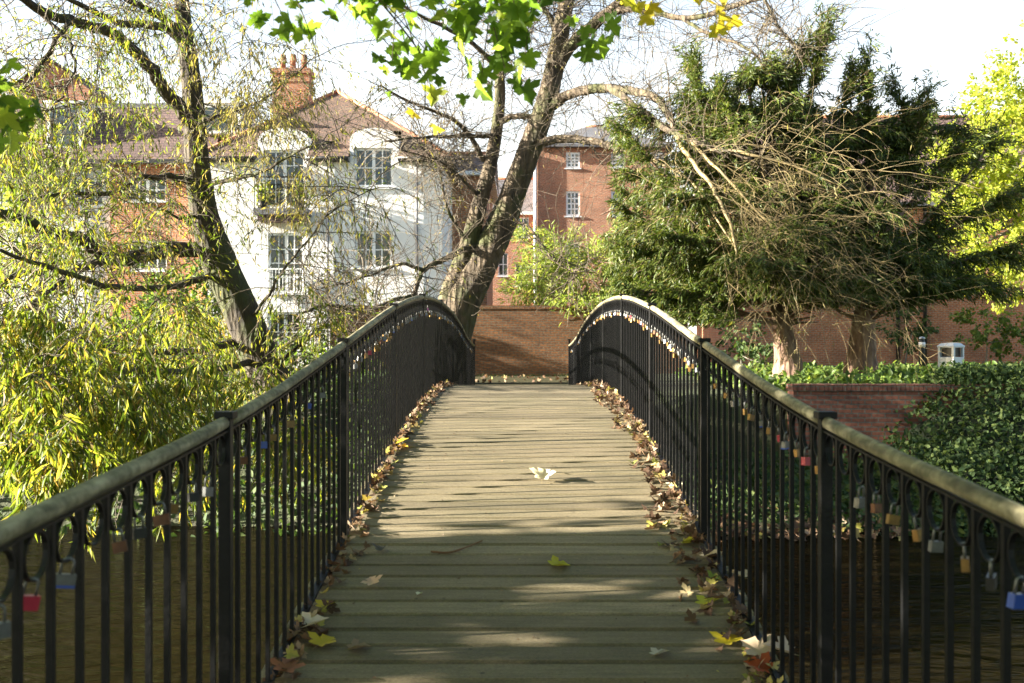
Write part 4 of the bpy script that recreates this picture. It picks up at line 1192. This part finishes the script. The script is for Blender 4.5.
yew(yb2, yt2, .36, [((880, 250, 20), (905, 180, 20), (920, 130, 20), (928, 95, 20)), ((880, 260, 20), (930, 215, 20), (985, 150, 20.4), (955, 130, 20.5)), ((880, 265, 20), (930, 240, 20), (980, 210, 20), (1012, 192, 20)), ((880, 270, 20), (940, 265, 20), (985, 255, 20), (1005, 250, 20)), ((870, 220, 20), (872, 150, 20), (868, 100, 20), (866, 68, 20)), ((880, 280, 20), (930, 285, 20), (970, 280, 20), (990, 285, 20)), ((860, 230, 20.4), (890, 160, 20.4), (905, 120, 20.4), (895, 90, 20.5)), ((880, 240, 20), (930, 180, 20), (955, 150, 20))],
    2.3, 80, 'dark green yew with short pale trunk further from the bridge', .2)

# ------------------------------------------------------------------ other trees and shrubs
def leafy(name, label, base, blobs, tmpl, size, mtl, bark, tr, cat='tree', top=None, group=None, limbs=True):
    r = empty(name, tuple(base), label, cat, group)
    tb = MB(); tp = np.array(top if top is not None else blobs[0][0])
    T = curve(base - np.array((0, 0, .1)), tp - base, np.linalg.norm(tp - base), 8, 0, .05); tb.tube(T, np.linspace(tr, tr * .35, len(T)), 10, .05)
    tb.build('trunk' if cat == 'tree' else 'stem', bark, r, smooth=True)
    tw = []; PP = []; DD = []
    for c, rad, n in blobs:
        c = np.array(c); rad = np.array(rad)
        i = T[min(len(T) - 1, max(2, int(len(T) * .6)))]
        tw.append((smoothline([i, (i + c) / 2 + RNG.normal(0, .1, 3), c], 3), tr * .3))
        for _ in range(max(1, n // 22)):
            d = norm(RNG.normal(0, 1, 3)); q = c + d * rad * random.uniform(.15, 1.0) ** .6
            s = curve(q, d + np.array((0, 0, .25)), float(np.mean(rad)) * random.uniform(.2, .45), 4, .1, .2); tw.append((s, .006))
            a, b = leaves_along([(s, 0)], 22, size, .3, size * .55, 0); PP.append(a); DD.append(b)
    twig_mesh('twigs', tw, bark, r, 4)
    leaf_obj('foliage', np.vstack(PP), np.vstack(DD), size, tmpl, mtl, r)
    return r


B = lambda px, py, Y, rx, ry, rd, n: (W(px, py, Y), (rx * Y / F, rd, ry * Y / F), n)
leafy('lime_tree', 'sunlit yellow-green tree at the right edge beyond the yews', W(1035, 366, 31), [B(1000, 230, 31, 60, 55, 1.6, 5600), B(1045, 150, 31, 75, 75, 2, 7200), B(975, 170, 31, 40, 45, 1.2, 2900), B(1010, 100, 31, 40, 45, 1.2, 2300), B(1075, 240, 31, 60, 60, 2, 3000), B(955, 255, 31, 30, 30, 1, 1000), B(1030, 60, 31, 25, 30, .8, 500), B(940, 165, 31, 22, 32, .8, 600), B(1010, 282, 31, 40, 22, 1, 900)],
      OVAL, .135, M['leaf_lime'], M['bark_grey'], .22, top=W(1045, 120, 31))
leafy('overhanging_shrub', 'light green bushy shrub overhanging the garden wall', W(580, 370, 31.2), [B(545, 275, 31, 35, 25, .7, 2300), B(595, 275, 30.8, 40, 30, .7, 2600), B(560, 252, 31.2, 35, 20, .7, 1600), B(625, 255, 31, 30, 35, .7, 1700), B(590, 302, 30, 40, 12, .4, 1000), B(522, 292, 30.6, 18, 14, .4, 600), B(535, 240, 31.4, 22, 12, .5, 500), B(650, 290, 30.8, 25, 20, .6, 800)],
      LANCE, .20, M['leaf_shrub'], M['bark_grey'], .08, 'shrub', top=W(585, 280, 31))
leafy('added_shade_tree', 'yellowing broad tree added behind the willow to shade the garden wall', W(40, 372, 30), [B(55, 240, 30, 60, 55, 1.2, 2200), B(20, 170, 30, 50, 50, 1.2, 1800), B(-60, 220, 30, 60, 70, 1.2, 1500)], OVAL, .16, M['leaf_shrub'], M['bark_grey'], .14, top=W(45, 200, 30))  # invented tree, put here to keep grazing sun off the end wall
leafy('garden_bush', 'green bush under the willow in front of the orange brick', W(170, 385, 29), [B(170, 325, 29, 55, 45, 1, 2600), B(205, 290, 29, 30, 30, .8, 900), B(130, 350, 29, 40, 25, 1, 1200)], OVAL, .15, M['leaf_nettle'], M['bark_grey'], .06, 'bush', top=W(175, 330, 29))
leafy('garden_bush', 'dense green bush at the foot of the willow trunk', W(320, 385, 22), [B(300, 365, 22, 50, 22, .9, 1800), B(345, 372, 22, 40, 18, .8, 1100), B(240, 375, 21, 45, 20, .8, 1400)], OVAL, .12, M['leaf_nettle'], M['bark_grey'], .05, 'bush', top=W(310, 360, 22))
leafy('garden_bush', 'dark hedge-like bush at the far left bank', W(60, 400, 21), [B(20, 375, 21, 60, 30, 1.2, 2200), B(90, 385, 20, 60, 25, 1, 2000), B(160, 392, 19.5, 50, 22, 1, 1700)], OVAL, .12, M['leaf_ivy'], M['bark_grey'], .05, 'bush', top=W(70, 380, 20.5))
leafy('wall_shrub', 'straggly plant against the long brick building, right of the litter bin', W(985, 368, 38.5), [B(985, 325, 38.5, 30, 22, .5, 700), B(1015, 340, 38.5, 20, 20, .5, 600)], OVAL, .16, M['leaf_nettle'], M['bark_grey'], .04, 'shrub')
leafy('wall_shrub', 'straggly plant against the long brick building, behind the bollard', W(905, 368, 38.5), [B(905, 330, 38.5, 28, 24, .5, 700)], OVAL, .16, M['leaf_ivy'], M['bark_grey'], .04, 'shrub')
leafy('wall_shrub', 'dark plant by the upper right post, in front of the brick', W(742, 372, 30), [B(742, 340, 30, 22, 22, .5, 500), B(760, 362, 29, 25, 14, .5, 500)], OVAL, .14, M['leaf_ivy'], M['bark_grey'], .04, 'shrub')

# foreground maple: trunk on the near bank out of view, limb reaching over the bridge
mp = empty('maple_tree', (-5.6, 1.6, -2.0), 'foreground maple whose leafy green sprays hang in from the top', 'tree')
m = MB(); T = smoothline([np.array(p) for p in ((-5.6, 1.2, -2.4), (-5.5, 1.3, -.6), (-5.3, 1.6, 1.4), (-5.0, 1.9, 3.2), (-4.8, 2.2, 5.2))], 6)
m.tube(T, np.linspace(.30, .12, len(T)), 18, .05); m.build('trunk', M['bark_grey'], mp, smooth=True)
lines = []
for pts, r0, r1 in [(((-5.1, 1.8, 2.6), (-3.6, 2.5, 2.5), (-2.0, 3.2, 2.2), (-.6, 3.7, 1.9), (.6, 4.0, 1.8), (1.4, 4.1, 1.65)), .08, .015), (((-5.1, 1.8, 2.2), (-3.8, 2.6, 1.75), (-2.6, 3.0, 1.45), (-1.6, 3.3, 1.4)), .05, .012), (((-2.0, 3.2, 2.2), (-1.2, 3.4, 1.7), (-.7, 3.5, 1.35)), .025, .01), (((-.6, 3.7, 1.9), (-.2, 3.8, 1.55), (.1, 3.8, 1.3)), .02, .008)]:
    P = smoothline([np.array(p) for p in pts], 5); lines.append(P); b = MB(); b.tube(P, np.linspace(r0, r1, len(P)), 8, .03); b.build('branch', M['bark_grey'], mp, smooth=True)
spr = []; LP = []; LD = []; YP = []; YD = []
def spray(a, b, n, Y, sag=.03, yellow=False, jit=.06, tow=None):
    p0 = W(*a, Y); p1 = W(*b, Y)
    src = min((p for L_ in lines for p in L_), key=lambda q: np.linalg.norm(q - p0))
    c = smoothline([src, (src + p0) / 2 + np.array((0, 0, .05)), p0, (p0 + p1) / 2 + np.array((0, 0, sag)), p1], 5)
    spr.append((c, .0045))
    tail = c[-11:]
    for _ in range(n):
        q = tail[random.randrange(len(tail))] + RNG.normal(0, jit, 3) * (1, 1.6, .8) - np.array((0, 0, .02))
        d = np.array((random.gauss(0, .5), random.gauss(0, .5), -1.0))
        (YP if yellow else LP).append(q); (YD if yellow else LD).append(d)
spray((380, -30), (428, 82), 20, 3.6); spray((400, -30), (392, 62), 13, 3.7); spray((340, -30), (430, 55), 13, 3.5); spray((275, -40), (320, 60), 6, 3.6, jit=.04)
spray((250, -30), (285, 20), 14, 3.5); spray((470, -40), (505, 68), 20, 3.4); spray((500, -50), (480, 90), 13, 3.5); spray((520, -40), (512, 20), 24, 3.2); spray((540, -40), (525, 55), 14, 3.4); spray((440, -40), (470, 30), 12, 3.7)
spray((600, -30), (606, 40), 7, 3.7, jit=.04); spray((330, -50), (350, 5), 14, 3.4); spray((560, -40), (590, 5), 8, 3.5); spray((300, -40), (440, 105), 8, 3.8, jit=.03); spray((395, -40), (455, 25), 14, 3.4); spray((505, 0), (518, 85), 7, 3.6, jit=.04)
spray((620, -50), (655, 5), 12, 3.6, yellow=True, jit=.05); spray((680, -50), (704, 15), 10, 3.5, yellow=True, jit=.05); spray((740, -40), (720, -2), 8, 3.5, yellow=True); spray((425, 60), (425, 110), 2, 3.6, yellow=True, jit=.03)
spray((-60, 30), (12, 90), 18, 3.0, jit=.05); spray((-60, 60), (22, 125), 18, 3.0, jit=.05); spray((-80, 90), (0, 130), 10, 3.0, jit=.05)
# unseen maple foliage, added to shade the near deck and block skylight
low = [(curve(np.array((random.uniform(-9.5, -4.6), random.uniform(-1.5, 5.3), random.uniform(-.4, 2.6))), RNG.normal(0, 1, 3), .8, 4, .1, .1), .006) for _ in range(580)]
over = [(curve(np.array((random.uniform(-9, 7), random.uniform(-6, 4.5), random.uniform(2.4, 5.5))), RNG.normal(0, 1, 3), .8, 4, .1, .1), .006) for _ in range(1100)]
over += [(curve(np.array((random.uniform(4.2, 8), random.uniform(-5, 4.5), random.uniform(-1.5, 4))), RNG.normal(0, 1, 3), .8, 4, .1, .1), .006) for _ in range(260)]  # leaves right of frame, added to dim the water and railing
over += [(curve(np.array((random.uniform(-8, 6), random.uniform(4, 9), random.uniform(3.7, 6))), RNG.normal(0, 1, 3), .8, 4, .1, .1), .006) for _ in range(600)]
up = low + over + [(curve(np.array((random.uniform(-7, .8), random.uniform(1.2, 5.2), random.uniform(2.0, 4.5))), RNG.normal(0, 1, 3), .8, 4, .1, .1), .006) for _ in range(130)]
a, b = leaves_along(up, 11, .1, .6, .06, 0); a, b = prune(a, b)
q = a - ((a[:, 0] + .5) / L_SUN[0])[:, None] * L_SUN
k = ~((a[:, 0] < -1.2) & (q[:, 1] > 2.7) & (q[:, 1] < 4.3) & (q[:, 2] > .7) & (q[:, 2] < 1.9)) | (RNG.uniform(0, 1, len(a)) < .1)
a, b = a[k], b[k]
LP += list(a); LD += list(b)
twig_mesh('twigs', spr + up, M['twig_dark'], mp, 5)
for nm, P, D, mt in (('foliage', LP, LD, M['leaf_maple']), ('yellow_foliage', YP, YD, M['leaf_yellow'])):
    P, D = np.array(P), np.array(D); N = RNG.normal(0, 1.2, P.shape); N[:, 1] -= .4
    T = MAPLE[0].copy(); T[:, 2] = T[:, 2] * 2.4 - .22 * np.clip(T[:, 1] - .3, 0, 1) ** 2 * 2
    o = scatter(nm, T, MAPLE[1], P, frames(D, N), np.where((P[:, 2] > 1.75) | (P[:, 0] < -4.2) | (P[:, 0] > 3.5), RNG.uniform(.10, .17, len(P)), RNG.uniform(.030, .065, len(P))), mt, mp)
    if nm != 'foliage': o['label'] = 'yellow autumn leaves at the top of the picture'

# ------------------------------------------------------------------ ivy, undergrowth
def carpet(name, label, n, xr, yr, zf, thick, size, mtl, tmpl=OVAL, kind='stuff', cat='undergrowth', keepf=None, base=None):
    x = RNG.uniform(*xr, n); y = RNG.uniform(*yr, n)
    if keepf is not None:
        k = np.array([keepf(a, b) for a, b in zip(x, y)]); x, y = x[k], y[k]
    z = np.array([zf(a, b) for a, b in zip(x, y)]) + RNG.uniform(0, 1, len(x)) ** 1.5 * thick
    P = np.stack([x, y, z], 1); D = RNG.normal(0, 1, P.shape); D[:, 2] += .1; N = RNG.normal(0, .6, P.shape); N[:, 2] += .7; N[:, 1] -= .5
    o = scatter(name, tmpl[0], tmpl[1], P, frames(D, N), RNG.uniform(.6, 1.3, len(P)) * size, mtl, origin=base or (float(x.mean()), float(y.mean()), float(z.min())))
    return tag(o, label, cat, kind=kind)


nz = lambda x, y, s=1.0: .5 * math.sin(x * 1.9 * s + y * 1.1) * math.sin(y * 2.3 * s - x * .7) + .3 * math.sin(x * 4.3 * s + 1) * math.sin(y * 3.9 * s)
carpet('undergrowth', 'leafy green undergrowth behind the retaining wall under the yews', 15000, (4.2, 17), (17.05, 27), lambda x, y: ground_z(x, y) + .10 + .12 * nz(x, y), .26, .13, M['leaf_nettle'])
carpet('bank_undergrowth', 'dark undergrowth on the river bank left of the bridge', 9000, (-12, -1.6), (13.2, 22), lambda x, y: ground_z(x, y) + .08 + .12 * nz(x, y), .3, .13, M['leaf_ivy'])


def mound(x, y):
    g = ground_z(x, min(y, 16.9))
    f = 1 / (1 + math.exp(-(x - 6.6) * 2.4))
    top = max(g + .1, g + (np.interp(y, [13.3, 14.5, 15.8, 17.2, 18.5], [.05, .5, .95, 1.32, 1.0])) * (.28 + .72 * f) + .22 * nz(x, y, .9)) + (.30 * min(1, max(0, (x - 6.9) * 2)) * math.exp(-((y - 16.9) / .9) ** 2))
    return min(top, -.62 + .06 * nz(x, y, .9))


iv = carpet('ivy', 'dark ivy mound spilling over the right end of the old retaining wall', 33000, (5.9, 14), (13.3, 18.4), mound, .25, .088, M['leaf_ivy'], OVAL, None, 'ivy', lambda x, y: x > 6.6 or y < 16.2 or random.random() < .2)
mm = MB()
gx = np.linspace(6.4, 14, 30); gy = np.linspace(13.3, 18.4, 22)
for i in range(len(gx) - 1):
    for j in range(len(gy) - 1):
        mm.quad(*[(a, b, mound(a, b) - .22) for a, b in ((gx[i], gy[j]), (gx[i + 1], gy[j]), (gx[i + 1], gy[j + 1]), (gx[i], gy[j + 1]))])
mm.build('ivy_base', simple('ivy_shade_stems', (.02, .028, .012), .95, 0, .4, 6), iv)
carpet('bank_ivy', 'low dark ivy and weeds below the old retaining wall at the water', 6500, (1.7, 7.5), (13.2, 16.5), lambda x, y: ground_z(x, y) + .05 + .10 * abs(nz(x, y)), .25, .10, M['leaf_ivy'])
carpet('bank_leaves', 'pale fallen leaves caught along the right bank waterline', 420, (2.2, 5), (12.9, 14.6), lambda x, y: max(ground_z(x, y), -2.6) + .03, .1, .09, M['litter'], MAPLE, 'stuff', 'leaf litter')
carpet('path_leaves', 'fallen leaves scattered over the path beyond the bridge', 110, (-1.6, 1.6), (24, 29.5), lambda x, y: GZ + .02, .02, .07, M['litter'], MAPLE, 'stuff', 'leaf litter')
carpet('verge_grass', 'rough grass strip at the foot of the garden wall', 2200, (-5.8, 5), (29.2, 29.98), lambda x, y: GZ, .03, .07, M['leaf_ivy'], LANCE, 'stuff', 'grass')

# ------------------------------------------------------------------ litter bin and bollard
bn = empty('litter_bin', tuple(W(951, 381, 25) * (1, 1, 1)), 'pale grey litter bin with dark open side near the brick building', 'litter bin')
c = W(951, 381, 25); zb = GZ + .02; X, Y = c[0], c[1]; rzb = math.radians(33)
def rot(x, y): return (X + x * math.cos(rzb) - y * math.sin(rzb), Y + x * math.sin(rzb) + y * math.cos(rzb))
def rbox(m, x, y, z0, z1, w, d): m.box((*rot(x, y), (z0 + z1) / 2), (w, d, z1 - z0), rzb); return m
grey_p = simple('bin_grey', (.62, .64, .64), .5, 0, .06, 6)
m = MB(); rbox(m, 0, 0, zb, zb + .62, .44, .44)
m.build('body', grey_p, bn, bevel=.01)
for sx in (-.19, .19):
    for sy in (-.19, .19): rbox(MB(), sx, sy, zb + .62, zb + .86, .06, .06).build('hood_post', grey_p, bn)
rbox(MB(), 0, .19, zb + .62, zb + .86, .318, .05).build('hood_back', grey_p, bn)
m = MB(); b0 = []
for (z, w) in ((.86, .23), (.90, .235), (.97, .16), (.985, .05)):
    b0.append([(*rot(sx * w, sy * w), zb + z) for sx, sy in ((-1, -1), (1, -1), (1, 1), (-1, 1))])
for a, b in zip(b0[:-1], b0[1:]):
    for k in range(4): m.quad(a[k], a[(k + 1) % 4], b[(k + 1) % 4], b[k])
m.quad(*b0[-1]); m.quad(*reversed(b0[0])); m.build('hood', grey_p, bn)
m = MB(); rbox(m, 0, 0, zb + .63, zb + .85, .30, .30); rbox(m, .223, 0, zb + .05, zb + .60, .012, .36); m.build('liner', M['black'], bn)
bl = empty('bollard', tuple(W(922, 383, 25)), 'slim black bollard with pale top band beside the litter bin', 'bollard')
c = W(922, 383, 25)
MB().tube([(c[0], c[1], GZ), (c[0], c[1], .0), (c[0], c[1], .05)], [.085, .075, .06], 14).build('post', M['black'], bl, smooth=True)
MB().tube([(c[0], c[1], -.14), (c[0], c[1], -.02)], .082, 14).build('band', M['white'], bl, smooth=True)
MB().tube([(c[0], c[1], .05), (c[0], c[1], .08), (c[0], c[1], .11), (c[0], c[1], .125)], [.06, .085, .06, .02], 14).build('cap', M['steel'], bl, smooth=True)

# ------------------------------------------------------------------ light, sky, camera
sun = bpy.data.lights.new('sun', 'SUN'); sun.energy = 5.0; sun.angle = math.radians(.53); sun.color = (1, .93, .80)
so = bpy.data.objects.new('sun', sun); COL.objects.link(so)
so.rotation_euler = Vector(-L_SUN).to_track_quat('-Z', 'Y').to_euler(); so.location = (-30, 20, 20)
w = bpy.data.worlds.new('World'); S.world = w; w.use_nodes = True
nt = w.node_tree; bg = nt.nodes['Background']
sky = nt.nodes.new('ShaderNodeTexSky'); sky.sky_type = 'NISHITA'; sky.sun_disc = False
sky.sun_elevation = math.asin(L_SUN[2]); sky.sun_rotation = math.atan2(L_SUN[0], L_SUN[1])
sky.air_density = 1.0; sky.dust_density = 2.0; sky.ozone_density = 1.0
tc = nt.nodes.new('ShaderNodeTexCoord'); sx_ = nt.nodes.new('ShaderNodeSeparateXYZ'); nt.links.new(tc.outputs['Generated'], sx_.inputs[0])
mr = nd(nt, 'ShaderNodeMapRange'); mr.inputs['From Min'].default_value = .0; mr.inputs['From Max'].default_value = .42; mr.inputs['To Min'].default_value = 1; mr.inputs['To Max'].default_value = 0
nt.links.new(sx_.outputs['Z'], mr.inputs['Value'])
nz_ = nd(nt, 'ShaderNodeTexNoise', Scale=2.2, Detail=7., Roughness=.6); mpp = nt.nodes.new('ShaderNodeMapping'); mpp.inputs['Scale'].default_value = (1, 1, 2.6)
nt.links.new(tc.outputs['Generated'], mpp.inputs[0]); nt.links.new(mpp.outputs[0], nz_.inputs[0])
cr = ramp(nt, [(.36, (.7, .7, .7)), (.60, (1, 1, 1))]); nt.links.new(nz_.outputs[0], cr.inputs[0])
mu = nd(nt, 'ShaderNodeMath', operation='MULTIPLY'); nt.links.new(mr.outputs[0], mu.inputs[0]); nt.links.new(cr.outputs[0], mu.inputs[1])
mr2 = nd(nt, 'ShaderNodeMapRange'); mr2.inputs['From Min'].default_value = -.3; mr2.inputs['From Max'].default_value = .6; mr2.inputs['To Min'].default_value = .12; mr2.inputs['To Max'].default_value = 1
nt.links.new(sx_.outputs['Y'], mr2.inputs['Value'])
mu2 = nd(nt, 'ShaderNodeMath', operation='MULTIPLY'); nt.links.new(mu.outputs[0], mu2.inputs[0]); nt.links.new(mr2.outputs[0], mu2.inputs[1])
cm = nd(nt, 'ShaderNodeMix', data_type='RGBA'); nt.links.new(mu2.outputs[0], cm.inputs[0]); nt.links.new(sky.outputs[0], cm.inputs[6]); cm.inputs[7].default_value = (6.4, 6.1, 5.5, 1)
nt.links.new(cm.outputs[2], bg.inputs[0]); bg.inputs[1].default_value = .052

cam = bpy.data.cameras.new('camera'); co = bpy.data.objects.new('camera', cam); COL.objects.link(co)
cam.sensor_width = 36; cam.lens = 36 * F / 1024; cam.shift_x = -(CX - 512) / 1024
co.location = (0, 0, 0); co.rotation_euler = (math.radians(90), 0, 0)
cam.clip_end = 3000; cam.clip_start = .05
cam.dof.use_dof = True; cam.dof.focus_distance = 9.0; cam.dof.aperture_fstop = 4.5
S.camera = co
S.view_settings.view_transform = 'Standard'; S.view_settings.look = 'None'; S.view_settings.exposure = 2.95; S.view_settings.gamma = 1
S.view_settings.use_curve_mapping = False
S.cycles.max_bounces = 7; S.cycles.transmission_bounces = 4; S.cycles.diffuse_bounces = 3; S.cycles.glossy_bounces = 3
S.cycles.use_denoising = True
